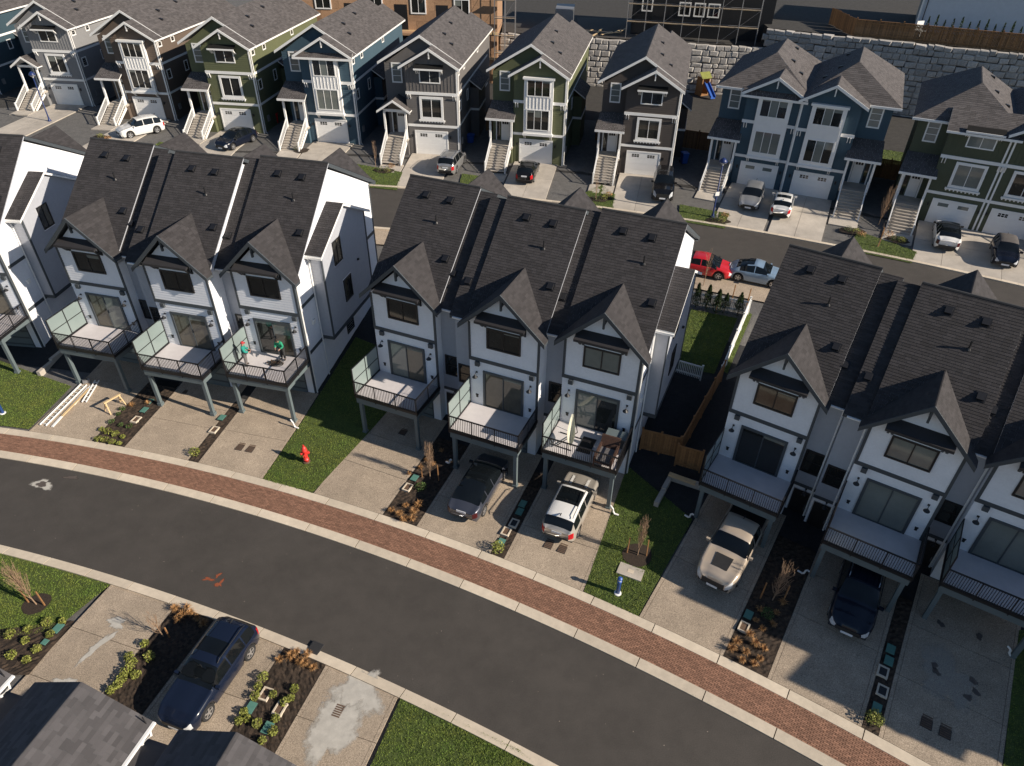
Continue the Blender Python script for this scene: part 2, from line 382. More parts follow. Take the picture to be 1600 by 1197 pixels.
# lawns
lawn(((-33.99,32.60), (-29.39,31.86), (-28.69,35.76), (-35.91,38.74)), seed=1)
lawn(((-14.01,27.88), (-10.96,26.90), (-5.61,37.38), (-10.91,40.42)), seed=2, dens=380)
lawn(((3.60,20.69), (6.05,19.38), (9.59,24.89), (6.59,28.63)), seed=3, dens=480, holes=[(*(6.46,22.85), .75)])
lawn(((18.75,11.69), (20.53,10.74), (25.79,18.53), (23.00,18.44)), seed=4, dens=300)
lawn(((2.18,11.75), (-5.66,11.33), (-4.45,15.46), (0.52,13.20)), seed=5, zf=S0, offz=.06, dens=700)
lawn(((-24.59,17.73), (-20.76,18.11), (-19.27,20.78), (-28.08,23.22)), seed=6, zf=S0, offz=.06, dens=600, holes=[(*(-22.23,19.61), .62)])
lawn(((10.49,36.91), (12.96,36.03), (15.69,41.67), (12.69,42.81)), seed=7, dens=500, offz=.04)
lawn(((13.54,36.43), (13.77,36.00), (16.81,42.06), (16.56,42.36)), seed=17, dens=400, offz=.04)
UPL = [((-13.98,63.15), (-10.99,62.49), (-10.87,66.21), (-16.00,68.09)), ((-5.29,62.83), (-3.71,62.32), (-3.24,65.38), (-5.12,65.93)),
       ((4.63,60.03), (8.75,58.52), (9.26,61.35), (8.1, 63.6)), ((14.19,56.56), (17.84,55.14), (18.94,57.65), (14.79,59.52)),
       ((26.63,51.59), (31.09,49.31), (32.24,50.86), (28.82,54.31)), ((-37.26,70.96), (-35.26,70.16), (-35.03,71.80), (-37.14,72.91))]
for i, q in enumerate(UPL): lawn(q, seed=20 + i, dens=130, offz=.05, h=.08, n=4)

# upper street
UPC = (-29.02, -65.51, 129.81)
def upstrip(name, d0, d1, z, m, n=160, a0=R(38), a1=R(115), kind='structure', parent=None, g=0.0):
    mb = MB(); cx, cy, r = UPC
    for i in range(n):
        p = a0 + (a1 - a0) * (i + g) / n; q = a0 + (a1 - a0) * (i + 1 - g) / n
        c = [(cx + math.cos(t) * (r + d), cy + math.sin(t) * (r + d)) for t, d in ((p, d0), (q, d0), (q, d1), (p, d1))]
        zs = z if callable(z) else (lambda x, y: z)
        if g: mb.hexa([(*k, 3.0) for k in c] + [(*k, zs(*k)) for k in c], random.uniform(.9, 1.08))
        else: mb.face([(*k, zs(*k)) for k in c])
    return mb.build(name, m, parent, kind=kind, tone=True)
upstrip('upper_street', -8.6, 0.0, 3.2, M['asphalt'])
upstrip('upper_kerb', 0.0, 0.35, 3.30, M['kerb'], g=0.004)
upstrip('near_upper_kerb', -8.95, -8.6, 3.30, M['kerb'], g=0.004)
upstrip('upper_pavement', -11.2, -8.95, lambda x, y: max(T(x, y), 3.0) + .02, M['aggregate'])

# specks of grit and leaf on the road and the path
mb = MB(); rr = random.Random(12)
for k in range(150):
    a = rr.uniform(R(50), R(86)); c = 'south'; d = rr.uniform(.2, 7.6); p = on(off('south', d), a); z = .006 if d < 5.2 else .105
    s_ = rr.uniform(.008, .022); b = rr.uniform(0, 3); mb.face([(p[0] + math.cos(b + q) * s_, p[1] + math.sin(b + q) * s_ * .7, z + (.01 if q < 2 else 0)) for q in (0, 1.6, 3.1, 4.7)], rr.choice((.35, .5, .8)))
o = mb.build('grit', M['kerb'], None, kind='stuff', tone=True)
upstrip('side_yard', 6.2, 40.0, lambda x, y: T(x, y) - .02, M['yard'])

# ------------------------------------------------------------------ walls, windows, roofs
def PLN(p, c):
    return {'F': lambda u, w, d: (u, c - d, w), 'B': lambda u, w, d: (u, c + d, w), 'R': lambda u, w, d: (c + d, u, w), 'L': lambda u, w, d: (c - d, u, w)}[p]
def obox(mb, f, u0, u1, w0, w1, d0, d1, t=1.0):
    mb.hexa([f(u0, w0, d0), f(u1, w0, d0), f(u1, w0, d1), f(u0, w0, d1), f(u0, w1, d0), f(u1, w1, d0), f(u1, w1, d1), f(u0, w1, d1)], t)
def span(poly, v):
    """u-interval of a convex polygon at height v"""
    xs = []
    for (a, b), (c, d) in zip(poly, poly[1:] + poly[:1]):
        if (b <= v < d) or (d <= v < b): xs.append(a + (c - a) * (v - b) / (d - b))
    return (min(xs), max(xs)) if len(xs) >= 2 else None
def siding(parent, f, poly, holes, m, e=0.17, name='siding', seed=0, lip=.022):
    """lap boards over a wall polygon, cut round the openings"""
    mb = MB(); z0 = min(p[1] for p in poly); z1 = max(p[1] for p in poly); k = 0; rr = random.Random(seed)
    while z0 + k * e < z1 - .02:
        a = z0 + k * e; b = min(a + e, z1); k += 1
        s0 = span(poly, a + .002); s1 = span(poly, b - .004)
        if not s0 and not s1: continue
        s0 = s0 or s1; s1 = s1 or s0
        cuts = sorted((h[0], h[1]) for h in holes if h[2] < (a + b) / 2 < h[3]); segs = []; left = None
        cur = None
        edges = [cur]
        for h in cuts: edges += [h[0], h[1]]
        edges.append(None)
        for i in range(0, len(edges), 2):
            l, r = edges[i], edges[i + 1]
            a0 = s0[0] if l is None else max(l, s0[0]); b0 = s1[0] if l is None else max(l, s1[0])
            a1 = s0[1] if r is None else min(r, s0[1]); b1 = s1[1] if r is None else min(r, s1[1])
            if a1 - a0 < .02 and b1 - b0 < .02: continue
            a1 = max(a1, a0); b1 = max(b1, b0); t = rr.uniform(.97, 1.02)
            mb.face([f(a0, a, lip), f(a1, a, lip), f(b1, b, .005), f(b0, b, .005)], t)
            mb.face([f(a0, a, 0), f(a1, a, 0), f(a1, a, lip), f(a0, a, lip)], t)
    return mb.build(name, m, parent, kind='stuff', tone=True)
def battens(parent, f, poly, holes, m, e=0.32, name='batten_siding'):
    mb = MB(); us = [p[0] for p in poly]; u = min(us) + .1; zs = [p[1] for p in poly]; T_ = [(p[1], p[0]) for p in poly]
    while u < max(us):
        s = span(T_, u)
        if s:
            segs = [s]
            for h in holes:
                if h[0] < u < h[1]:
                    n = []
                    for a, b in segs:
                        if h[2] > a: n.append((a, min(b, h[2])))
                        if h[3] < b: n.append((max(a, h[3]), b))
                    segs = [q for q in n if q[1] - q[0] > .05]
            for a, b in segs: obox(mb, f, u - .025, u + .025, a, b, 0, .028)
        u += e
    return mb.build(name, m, parent, kind='stuff', tone=True)
def window(parent, f, u0, u1, w0, w1, fm, pm, n=2, d=.06, fw=.07, name='window', rows=1, sill=False, label=None, d0=0.0):
    """frame proud of the wall, panes set back inside it"""
    mb = MB()
    obox(mb, f, u0 - fw, u0, w0 - fw, w1 + fw, d0, d0 + d); obox(mb, f, u1, u1 + fw, w0 - fw, w1 + fw, d0, d0 + d)
    obox(mb, f, u0, u1, w0 - fw, w0, d0, d0 + d); obox(mb, f, u0, u1, w1, w1 + fw, d0, d0 + d)
    if sill: obox(mb, f, u0 - fw - .05, u1 + fw + .05, w0 - fw - .05, w0 - fw, d0, d0 + d + .04)
    step = (u1 - u0) / n; pm = pm if isinstance(pm, (list, tuple)) else [pm] * n
    for i in range(1, n): obox(mb, f, u0 + i * step - .025, u0 + i * step + .025, w0, w1, d0, d0 + d * .8)
    for j in range(1, rows): q = w0 + (w1 - w0) * j / rows; obox(mb, f, u0, u1, q - .02, q + .02, d0, d0 + d * .7)
    o = mb.build(name, M[fm], parent)
    if label: o['label'] = label
    for i in range(n):
        p = MB(); a = u0 + i * step + (.025 if i else 0); b = u0 + (i + 1) * step - (.025 if i < n - 1 else 0)
        k = d0 + d * .35
        p.face([f(a, w0, k), f(b, w0, k), f(b, w1, k), f(a, w1, k)]); p.build('pane', M[pm[i]], o)
        rb = random.Random(int(abs(u0 * 731 + w0 * 97 + i * 13 + parent.location.x * 57) * 10))
        if pm[i] in ('glass', 'glassw') and u1 - u0 > 1.2 and rb.random() < .45:
            p = MB(); hh = (w1 - w0) * rb.choice((.08, .12, .2, .35)); k += .004; p.face([f(a, w1 - hh, k), f(b, w1 - hh, k), f(b, w1, k), f(a, w1, k)]); p.build('blind', M['glassb'], o)
    return o
def shingles(mb, O, U, V, poly, e=.15, w=.30, h=.02, seed=0, lo=.74, hi=1.22):
    """courses of separate shingles over a roof plane; poly in (along eave, up slope)"""
    O = Vector(O); U = Vector(U).normalized(); V = Vector(V).normalized(); N = U.cross(V).normalized()
    if N.z < 0: N = -N
    rr = random.Random(seed); v0 = min(p[1] for p in poly); v1 = max(p[1] for p in poly); k = 0
    V_ = mb.v; F_ = mb.f; T_ = mb.t
    while v0 + k * e < v1 - .01:
        a = v0 + k * e; b = min(a + e, v1); k += 1
        s0 = span(poly, a + .003); s1 = span(poly, b - .003)
        if not s0 and not s1: continue
        s0 = s0 or s1; s1 = s1 or s0
        u = min(s0[0], s1[0]) - rr.uniform(0, w); end = max(s0[1], s1[1])
        A = O + V * a + N * h; B = O + V * b + N * (h * .35); C = O + V * a
        while u < end:
            x = u + w * rr.uniform(.7, 1.35); g = .006
            p0 = max(u, s0[0]); p1 = min(x - g, s0[1]); q0 = max(u, s1[0]); q1 = min(x - g, s1[1]); u = x
            if p1 <= p0 and q1 <= q0: continue
            p1 = max(p0, p1); q1 = max(q0, q1); n = len(V_)
            V_.extend((tuple(A + U * p0), tuple(A + U * p1), tuple(B + U * q1), tuple(B + U * q0), tuple(C + U * p0), tuple(C + U * p1)))
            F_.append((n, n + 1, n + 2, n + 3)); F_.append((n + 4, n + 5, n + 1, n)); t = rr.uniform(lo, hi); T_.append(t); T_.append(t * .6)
def roof_plane(parent, pts, m, thick=.14, name='roof', e=.15, w=.30, seed=0, fascia='trim'):
    """four corners eave-left, eave-right, top-right, top-left (may be a triangle): boarded slab with shingles"""
    P = [Vector(p) for p in pts]
    U = (P[1] - P[0]).normalized(); N = U.cross(P[2] - P[0]).normalized()
    if N.z < 0: N = -N
    V = N.cross(U).normalized()
    if V.z < 0: V = -V
    mb = MB(); mb.slab([tuple(p) for p in P], (0, 0, -thick)); o = mb.build(name, M[fascia], parent)
    poly = [((p - P[0]).dot(U), (p - P[0]).dot(V)) for p in P]
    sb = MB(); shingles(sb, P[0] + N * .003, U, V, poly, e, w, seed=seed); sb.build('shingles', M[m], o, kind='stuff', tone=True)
    return o
def roof_vent(parent, x, y, z, slope=1.04, big=True):
    """a low box vent lying on the slope, y up the slope"""
    mb = MB(); s = .17 if big else .15; c = math.cos(math.atan(slope)); n = math.sin(math.atan(slope))
    def q(u, v, h): return (x + u, y + v * c - h * n, z + v * n + h * c)
    mb.hexa([q(-s, -s, 0), q(s, -s, 0), q(s, s, 0), q(-s, s, 0), q(-s * .9, -s, .17), q(s * .9, -s, .17), q(s * .9, s, .06), q(-s * .9, s, .06)])
    mb.hexa([q(-s * 1.3, -s * 1.3, -.01), q(s * 1.3, -s * 1.3, -.01), q(s * 1.3, s * 1.4, -.01), q(-s * 1.3, s * 1.4, -.01), q(-s * 1.3, -s * 1.3, .03), q(s * 1.3, -s * 1.3, .03), q(s * 1.3, s * 1.4, .03), q(-s * 1.3, s * 1.4, .03)])
    return mb.build('roof_vent', M['black'], parent)
def roof_pipe(parent, x, y, z, h=.45):
    mb = MB(); mb.tube([(x, y, z - .1), (x, y, z + h)], .045, 8); mb.lathe([(.12, 0), (.06, .1)], (x, y, z - .02), 8)
    return mb.build('vent_pipe', M['black'], parent)
def barn_light(parent, f, u, w):
    mb = MB(); obox(mb, f, u - .05, u + .05, w + .16, w + .26, 0, .05)
    mb.tube([f(u, w + .2, .03), f(u, w + .26, .16), f(u, w + .16, .26)], .016, 6)
    c = f(u, w, .26); mb.lathe([(.03, .16), (.06, .12), (.15, .02), (.15, 0)], c, 12)
    return mb.build('wall_light', M['black'], parent)

MAIN = 0.85; RIDGE_Y = 8.35; RIDGE_Z = 13.55; WY = 2.75; DZ = 3.4
def main_z(y, yo): return RIDGE_Z - MAIN * (RIDGE_Y - (y - yo))
def townhouse(F, label, x0, x1, yo, scale=1.0, end=None, recess=None, rec_win=(), rec_door=(), panes=('glassw', 'glassw'), wpanes=('glass', 'glass'), detail=True, seed=0, left_ext=None, siding_e=.17, screen=True, doors_open=False, rail_right=True):
    """one attached house. x0..x1: the projecting bay; recess: x-range of its set-back entry part; end: 'R'/'L' if a gable end shows"""
    ox, oy = F.o
    t = thing('townhouse', label, 'townhouse', (ox, oy, 0), -F.a, 'white townhouses above the lower road', scale)
    wy = WY + yo; fz = DZ; cx = (x0 + x1) / 2; W = x1 - x0; by = 13.7 + yo; dz = -0.6
    # ---- shell
    mb = MB()
    prof = [(wy, dz), (wy, main_z(wy, yo) - .36), (RIDGE_Y + yo, RIDGE_Z - .36), (by, 10.35), (by, dz)]
    n = len(mb.v); mb.slab([(x0, p[0], p[1]) for p in prof], (W, 0, 0))
    mb.slab([(x0, wy, 8.2), (x1, wy, 8.2), (x1, wy, 8.72), (cx, wy, 10.72), (x0, wy, 8.72)], (0, .6, 0)); mb.slab([(cx - 1.2, wy, 8.7), (cx + 1.2, wy, 8.7), (cx, wy, 10.7)], (0, 1.6, 0))
    mb.build('wall', M['white'], t)
    f = PLN('F', wy)
    win = (x0 + 1.12, x0 + 2.9, 7.5, 8.62); sl = (cx - 1.08, cx + 1.08, fz + .05, 5.72)
    win = (cx - .89, cx + .89, 7.5, 8.62)
    siding(t, f, [(x0, 6.62), (x1, 6.62), (x1, 8.82), (cx, 10.72), (x0, 8.82)], [(win[0] - .1, win[1] + .1, win[2] - .1, win[3] + .1)], M['white'], siding_e, seed=seed)
    siding(t, f, [(x0, fz), (x1, fz), (x1, 6.4), (x0, 6.4)], [(sl[0] - .14, sl[1] + .14, sl[2] - .1, sl[3] + .14)], M['white'], siding_e, seed=seed + 1)
    # ---- trim
    mb = MB()
    obox(mb, f, x0 - .03, x1 + .03, 6.40, 6.62, -.02, .055)
    for x in (x0, x1): obox(mb, f, x - .03 if x == x0 else x - .1, x + .1 if x == x0 else x + .03, 6.62, 8.82, -.02, .045)
    obox(mb, f, x1 - .1, x1 + .03, fz, 6.4, -.02, .045)
    mb.build('trim_board', M['trim'], t)
    # ---- upper window with small roof on brackets
    window(t, f, *win, 'black', list(wpanes), 2, fw=.09, d=.07)
    mb = MB(); a = win[0] - .5; b = win[1] + .5
    mb.slab([(a, wy - .64, 9.34), (b, wy - .64, 9.34), (b, wy - .02, 9.62), (a, wy - .02, 9.62)], (0, .0, -.07))
    mb.box(a, b, wy - .68, wy - .63, 9.23, 9.37)
    aw = mb.build('window_awning', M['awning'], t)
    for s, x in ((1, a + .18), (1, a + .36), (-1, b - .18), (-1, b - .36)):
        mb = MB(); mb.box(x - .05, x + .05, wy - .06, wy + .0, 8.72, 9.5); mb.bar((x, wy - .55, 9.3), (x, wy - .05, 8.76), .08, .1); mb.build('bracket', M['black'], aw)
    # ---- sliding door
    window(t, f, *sl, 'trim', list(panes), 2, fw=.13, d=.08, name='sliding_door')
    if detail:
        for u in (x0 + .42, x1 - .42):
            barn_light(t, f, u, 5.42)
        for u in (x0 + .42, x1 - .42):
            mb = MB(); obox(mb, f, u - .08, u + .08, 4.05, 4.10, 0, .07); obox(mb, f, u - .06, u + .06, 3.88, 4.05, 0, .05); mb.build('outlet_cover', M['black'], t)
        for u in (x0 + .5, x1 - .35):
            mb = MB(); obox(mb, f, u - .13, u + .13, 6.12, 6.39, .02, .16); mb.build('beam_bracket', M['trim'], t)
    # ---- ground floor: garage door under the deck
    f0 = PLN('F', wy); mb = MB(); obox(mb, f0, x0 + .5, x1 - .5, .5, 2.75, .0, .04); gd = mb.build('garage_door', M['trim'], t)
    mb = MB()
    for k in range(4): obox(mb, f0, x0 + .55, x1 - .55, .55 + k * .55, .98 + k * .55, .04, .055)
    mb.build('door_panel', M['post'], gd)
    # ---- front gable roof
    yf = wy - .45; zp = 11.1; ze = 8.80; ov = .42; ex0 = x0 - ov; ex1 = x1 + ov
    ya = yo + RIDGE_Y - (RIDGE_Z - zp) / MAIN; yv = yo + RIDGE_Y - (RIDGE_Z - ze) / MAIN
    for side, ex in (('l', ex0), ('r', ex1)):
        roof_plane(t, [(ex, yf, ze), (ex, yv + .05, ze), (cx, ya + .05, zp), (cx, yf, zp)], 'shingle', .16, 'gable_roof', seed=seed + (3 if side == 'l' else 4))
        mb = MB(); mb.slab([(ex, yf - .05, ze + .02), (cx, yf - .05, zp + .02), (cx, yf - .05, zp - .24), (ex, yf - .05, ze - .24)], (0, .07, 0)); mb.build('bargeboard', M['trim'], t)
    mb = MB(); mb.box(cx - .05, cx + .05, yf + .02, wy, zp - .75, zp - .62); mb.box(cx - .05, cx + .05, yf + .02, yf + .14, zp - .95, zp - .2); mb.build('gable_bracket', M['trim'], t)
    # ---- main roof: steep front slope, back slope, rear cross gable
    rx0, rx1 = (x0 - .25, x1 + .22); eY = wy + .14; eZ = main_z(eY, yo)
    rf = roof_plane(t, [(rx0, eY, eZ), (rx1, eY, eZ), (rx1, RIDGE_Y + yo, RIDGE_Z), (rx0, RIDGE_Y + yo, RIDGE_Z)], 'shingle', .085, 'roof', seed=seed + 5, fascia='grey')
    bz = RIDGE_Z - .55 * 6.0
    roof_plane(t, [(rx1, RIDGE_Y + 6.0 + yo, bz), (rx0, RIDGE_Y + 6.0 + yo, bz), (rx0, RIDGE_Y + yo, RIDGE_Z), (rx1, RIDGE_Y + yo, RIDGE_Z)], 'shingle', .22, 'rear_roof', seed=seed + 6)
    mb = MB(); mb.tube([(rx0, RIDGE_Y + yo, RIDGE_Z + .0), (rx1, RIDGE_Y + yo, RIDGE_Z + .0)], .07, 6); mb.build('ridge_cap', M['roofdeck'], t)
    gz = 12.35; g1 = by + .45; g0 = yo + RIDGE_Y + (RIDGE_Z - gz) / .55; hw = 2.2; ge = gz - hw * .95
    gv = yo + RIDGE_Y + (RIDGE_Z - ge) / .55
    for s in (-1, 1):
        roof_plane(t, [(cx + s * hw, g1, ge), (cx + s * hw, min(gv, g1 - .05), ge), (cx, g0 - .1, gz), (cx, g1, gz)], 'shingle', .2, 'rear_gable_roof', seed=seed + 7)
    mb = MB(); mb.slab([(cx - 1.9, by, 10.2), (cx + 1.9, by, 10.2), (cx, by, gz - .2)], (0, -1.5, 0)); mb.build('rear_gable_wall', M['white'], t)
    if detail:
        rr = random.Random(seed)
        for x, y in ((x0 + 1.2, 7.55), (x0 + 2.75, 7.5), (x1 - .35, 4.9)):
            roof_vent(rf, x, y + yo, main_z(y + yo, yo) + .02, MAIN)
        for x, y in ((cx + .55 + rr.uniform(-.2, .2), 6.4), ):
            roof_pipe(rf, x, y + yo, main_z(y + yo, yo))
    # ---- deck
    d0, d1 = x0 - .02, x1 + .05; fy = yo + .05
    mb = MB(); mb.box(d0, d1, fy, wy - .02, DZ - .09, DZ); dk = mb.build('deck', M['deck'], t)
    mb = MB(); mb.box(d0 + .05, d1 - .05, fy + .02, fy + .1, DZ - .55, DZ - .095); mb.box(d0 + .05, d0 + .13, fy + .1, wy, DZ - .5, DZ - .095); mb.box(d1 - .13, d1 - .05, fy + .1, wy, DZ - .5, DZ - .095)
    for k in range(7):
        x = d0 + .5 + k * (d1 - d0 - 1) / 6; mb.box(x - .02, x + .02, fy + .1, wy, DZ - .38, DZ - .1)
    mb.build('deck_beam', M['post'], dk)
    mb = MB(); mb.box(d0 - .015, d1 + .015, fy - .03, fy + .015, DZ - .14, DZ + .03); mb.box(d1 - .02, d1 + .03, fy, wy - .02, DZ - .14, DZ + .03); mb.box(d0 - .03, d0 + .05, fy, wy - .02, DZ - .14, DZ + .05); mb.build('deck_edge', M['black'], dk)
    for x in (x0 + .2, x1 - .18):
        mb = MB(); mb.box(x - .1, x + .1, fy + .1, fy + .3, 0.1, DZ - .55); mb.box(x - .14, x + .14, fy + .06, fy + .34, 0.1, .62); mb.build('deck_post', M['post'], t)
    # ---- railing: front and right, frosted screen on the left
    mb = MB(); yR = fy + .0; zt = DZ + 1.0
    mb.box(d0, d1, yR - .03, yR + .04, zt - .05, zt); mb.box(d0, d1, yR - .015, yR + .025, DZ + .06, DZ + .1)
    mb.box(d1 - .055, d1 + .015, yR, wy - .05, zt - .05, zt); mb.box(d1 - .04, d1, yR, wy - .05, DZ + .06, DZ + .1)
    rl = mb.build('railing', M['black'], t)
    for k in range(4):
        x = d0 + .03 + k * (d1 - d0 - .06) / 3; mb = MB(); mb.box(x - .025, x + .025, yR - .03, yR + .02, DZ - .22, zt); mb.build('rail_post', M['black'], rl)
    for k in range(1, 3):
        y = yR + k * (wy - .1 - yR) / 2; mb = MB(); mb.box(d1 - .03, d1 + .02, y - .025, y + .025, DZ - .22, zt); mb.build('rail_post', M['black'], rl)
    mb = MB(); nb = int((d1 - d0) / .105)
    for k in range(1, nb):
        x = d0 + k * (d1 - d0) / nb; mb.box(x - .012, x + .012, yR - .008, yR + .016, DZ + .1, zt - .04)
    nb = int((wy - yR) / .105)
    for k in range(1, nb):
        y = yR + k * (wy - yR) / nb; mb.box(d1 - .034, d1 - .010, y - .012, y + .012, DZ + .1, zt - .04)
    mb.build('balusters', M['black'], rl, kind='stuff')
    if screen:
        mb = MB(); ya0, yb0 = yR + .02, wy - .08; zs = DZ + 1.85; xs = d0 + .02
        for y in (ya0, (ya0 + yb0) / 2, yb0): mb.box(xs - .03, xs + .03, y - .03, y + .03, DZ - .2, zs)
        for z in (DZ + .1, DZ + .98, zs - .02): mb.box(xs - .025, xs + .025, ya0, yb0, z - .022, z + .022)
        sc = mb.build('privacy_screen', M['black'], t)
        for j in range(2):
            for k in range(2):
                p = MB(); a = ya0 + .03 + k * (yb0 - ya0) / 2; b = a + (yb0 - ya0) / 2 - .06; z = DZ + .13 + j * .87
                p.box(xs - .006, xs + .006, a, b, z, z + .83); p.build('frosted_pane', M['frost'], sc)
    # ---- set-back entry part
    if recess:
        ra, rb = recess; ry = wy + .62; st = -.20
        mb = MB(); prof = [(ry, dz), (ry, main_z(ry, yo) + st - .2), (RIDGE_Y + yo, RIDGE_Z + st - .25), (by - .3, 10.0), (by - .3, dz)]
        mb.slab([(ra, p[0], p[1]) for p in prof], (rb - ra, 0, 0)); mb.build('entry_wall', M['grey'], t)
        g = PLN('F', ry); holes = [(u0 - .1, u1 + .1, z0 - .1, z1 + .1) for u0, u1, z0, z1 in rec_win]
        siding(t, g, [(ra, 3.05), (rb, 3.05), (rb, main_z(ry, yo) + st - .1), (ra, main_z(ry, yo) + st - .1)], holes, M['grey'], .2, 'shingle_siding', seed + 9, .015)
        for u0, u1, z0, z1 in rec_win: window(t, g, u0, u1, z0, z1, 'black', ['glass'], 1, fw=.09, rows=2)
        mb = MB(); obox(mb, g, ra, rb, 2.88, 3.06, 0, .06); mb.build('trim_board', M['trim'], t)
        siding(t, g, [(ra, .3), (rb, .3), (rb, 2.88), (ra, 2.88)], [(u - .5, u + .5, 0, 2.6) for u in rec_door], M['white'], .17, 'siding', seed + 10)
        for u in rec_door:
            mb = MB(); obox(mb, g, u - .46, u + .46, .55, 2.6, 0, .05); dr = mb.build('entry_door', M['black'], t)
            mb = MB(); obox(mb, g, u + .3, u + .34, 1.4, 1.7, .05, .1); mb.build('door_handle', M['chrome'], dr)
            mb = MB(); mb.box(u - .75, u + .75, ry - 1.5, ry, .3, .58); mb.build('entry_slab', M['concrete'], t)
            barn_light(t, g, u + .1, 2.62)
        gy = ry - .42; gzz = main_z(gy, yo) + st
        roof_plane(t, [(ra - .1, gy, gzz), (rb + .1, gy, gzz), (rb + .1, RIDGE_Y + yo, RIDGE_Z + st), (ra - .1, RIDGE_Y + yo, RIDGE_Z + st)], 'shingle', .16, 'entry_roof', seed=seed + 11)
        roof_plane(t, [(rb + .1, RIDGE_Y + 6.0 + yo, bz + st), (ra - .1, RIDGE_Y + 6.0 + yo, bz + st), (ra - .1, RIDGE_Y + yo, RIDGE_Z + st), (rb + .1, RIDGE_Y + yo, RIDGE_Z + st)], 'shingle', .2, 'rear_roof', seed=seed + 12)
        mb = MB(); mb.box(ra + .1, rb - .1, gy - .1, gy - .005, gzz - .10, gzz - .02); mb.build('gutter', M['wtrim'], t)
        dx = (ra + rb) / 2 if rb - ra > 1.6 else rb - .12
        mb = MB(); mb.tube([(dx, gy - .05, gzz - .1), (dx, ry - .06, gzz - .45), (dx, ry - .06, .5), (dx, ry - .2, .42)], .05, 6); mb.build('downspout', M['wtrim'], t)
        if detail:
            for x, y in ((ra + .35, 4.6), (ra + .9, 4.75)) if rb - ra > 1.6 else ((ra + .3, 4.5), ):
                roof_vent(rf, x, y + yo, main_z(y + yo, yo) + st + .02, MAIN)
            for x, y in ((ra + .7, 5.7), (ra + 1.15, 5.65)) if rb - ra > 1.6 else (): roof_pipe(rf, x, y + yo, main_z(y + yo, yo) + st)
    # ---- visible gable end
    if end:
        s = 1 if end == 'R' else -1; xw = x1 if s > 0 else x0; h = PLN(end, xw)
        siding(t, h, [(wy, .2), (by, .2), (by, 10.2), (RIDGE_Y + yo, 13.1), (wy, 8.7)], [(wy + 1.9, wy + 8.2, 3.75, 12)], M['white'], .17, 'side_siding', seed + 13)
        mb = MB()
        obox(mb, h, wy, by, 6.75, 6.95, -.02, .045); obox(mb, h, wy, by, 3.55, 3.78, -.02, .045)
        obox(mb, h, wy - .05, wy + .1, .3, 8.75, -.02, .045); obox(mb, h, by - .1, by + .02, .6, 10.2, -.02, .045); mb.build('trim_board', M['trim'], t)
        b0, b1 = wy + 1.95, wy + 8.1; bd = .8; bm = (b0 + b1) / 2
        mb = MB(); pr = [(b0, 3.7), (b1, 3.7), (b1, 9.75), (bm, 11.2), (b0, 9.75)]
        mb.slab([h(u, z, 0) for u, z in pr], (s * bd, 0, 0)); bw = mb.build('bump_out', M['grey' if False else 'white'], t)
        k = PLN(end, xw + s * bd)
        siding(t, k, [(b0, 3.95), (b1, 3.95), (b1, 9.75), (bm, 11.2), (b0, 9.75)], [(bm - 1.6, bm - .5, 8.0, 9.6), (bm - .9, bm + .2, 5.1, 6.7)], M['grey'], .2, 'shingle_siding', seed + 14, .015)
        g = PLN('F', b0); siding(t, g, [(min(xw, xw + s * bd), 3.95), (max(xw, xw + s * bd), 3.95), (max(xw, xw + s * bd), 9.7), (min(xw, xw + s * bd), 9.7)], [], M['grey'], .2, 'shingle_siding', seed + 15, .015)
        window(t, k, bm - 1.5, bm - .6, 8.1, 9.5, 'black', ['glass', 'glassw'], 2); window(t, k, bm - .8, bm + .1, 5.2, 6.6, 'black', ['glassw', 'glass'], 2)
        window(t, h, b1 - 2.9, b1 - 2.0, 2.0, 3.3, 'black', ['glass'], 1)
        mb = MB(); obox(mb, k, b0 - .03, b1 + .03, 3.7, 3.93, -.02, .045); obox(mb, k, b0 - .03, b0 + .1, 3.93, 9.7, -.02, .045); obox(mb, k, b1 - .1, b1 + .03, 3.93, 9.7, -.02, .045)
        obox(mb, g, min(xw, xw + s * bd), max(xw, xw + s * bd), 3.7, 3.93, -.02, .045); mb.build('trim_board', M['trim'], t)
        xa, xb = xw + s * .02, xw + s * (bd + .3)
        for uu, zz in ((b0 - .35, 9.58), (b1 + .35, 9.58)):
            roof_plane(t, [(min(xa, xb), uu, zz), (max(xa, xb), uu, zz), (max(xa, xb), bm, 11.42), (min(xa, xb), bm, 11.42)], 'shingle', .14, 'bump_out_roof', seed=seed + 16, fascia='wtrim')
        mb = MB(); mb.box(min(xa, xb), max(xa, xb), b0 - .45, b0 - .36, 9.4, 9.52); mb.build('gutter', M['wtrim'], t)
        mb = MB(); mb.tube([(xw + s * .1, b0 - .3, 9.4), (xw + s * .1, b0 - .12, 9.1), (xw + s * .1, b0 - .12, .6)], .045, 6); mb.build('downspout', M['wtrim'], t)
        mb = MB(); mb.tube([(xw + s * .1, wy - .3, 8.7), (xw + s * .08, wy + .12, 8.3), (xw + s * .08, wy + .12, .55), (xw + s * .25, wy - .0, .45)], .045, 6); mb.build('downspout', M['wtrim'], t)
        mb = MB(); obox(mb, h, wy + 1.1, wy + 1.35, 5.2, 5.5, 0, .12); mb.build('side_vent', M['wtrim'], t)
        mb = MB(); mb.lathe([(.09, 0), (.09, .1)], k(bm + 1.4, 7.0, .05), 8); mb.build('wall_light', M['black'], t)
    return t

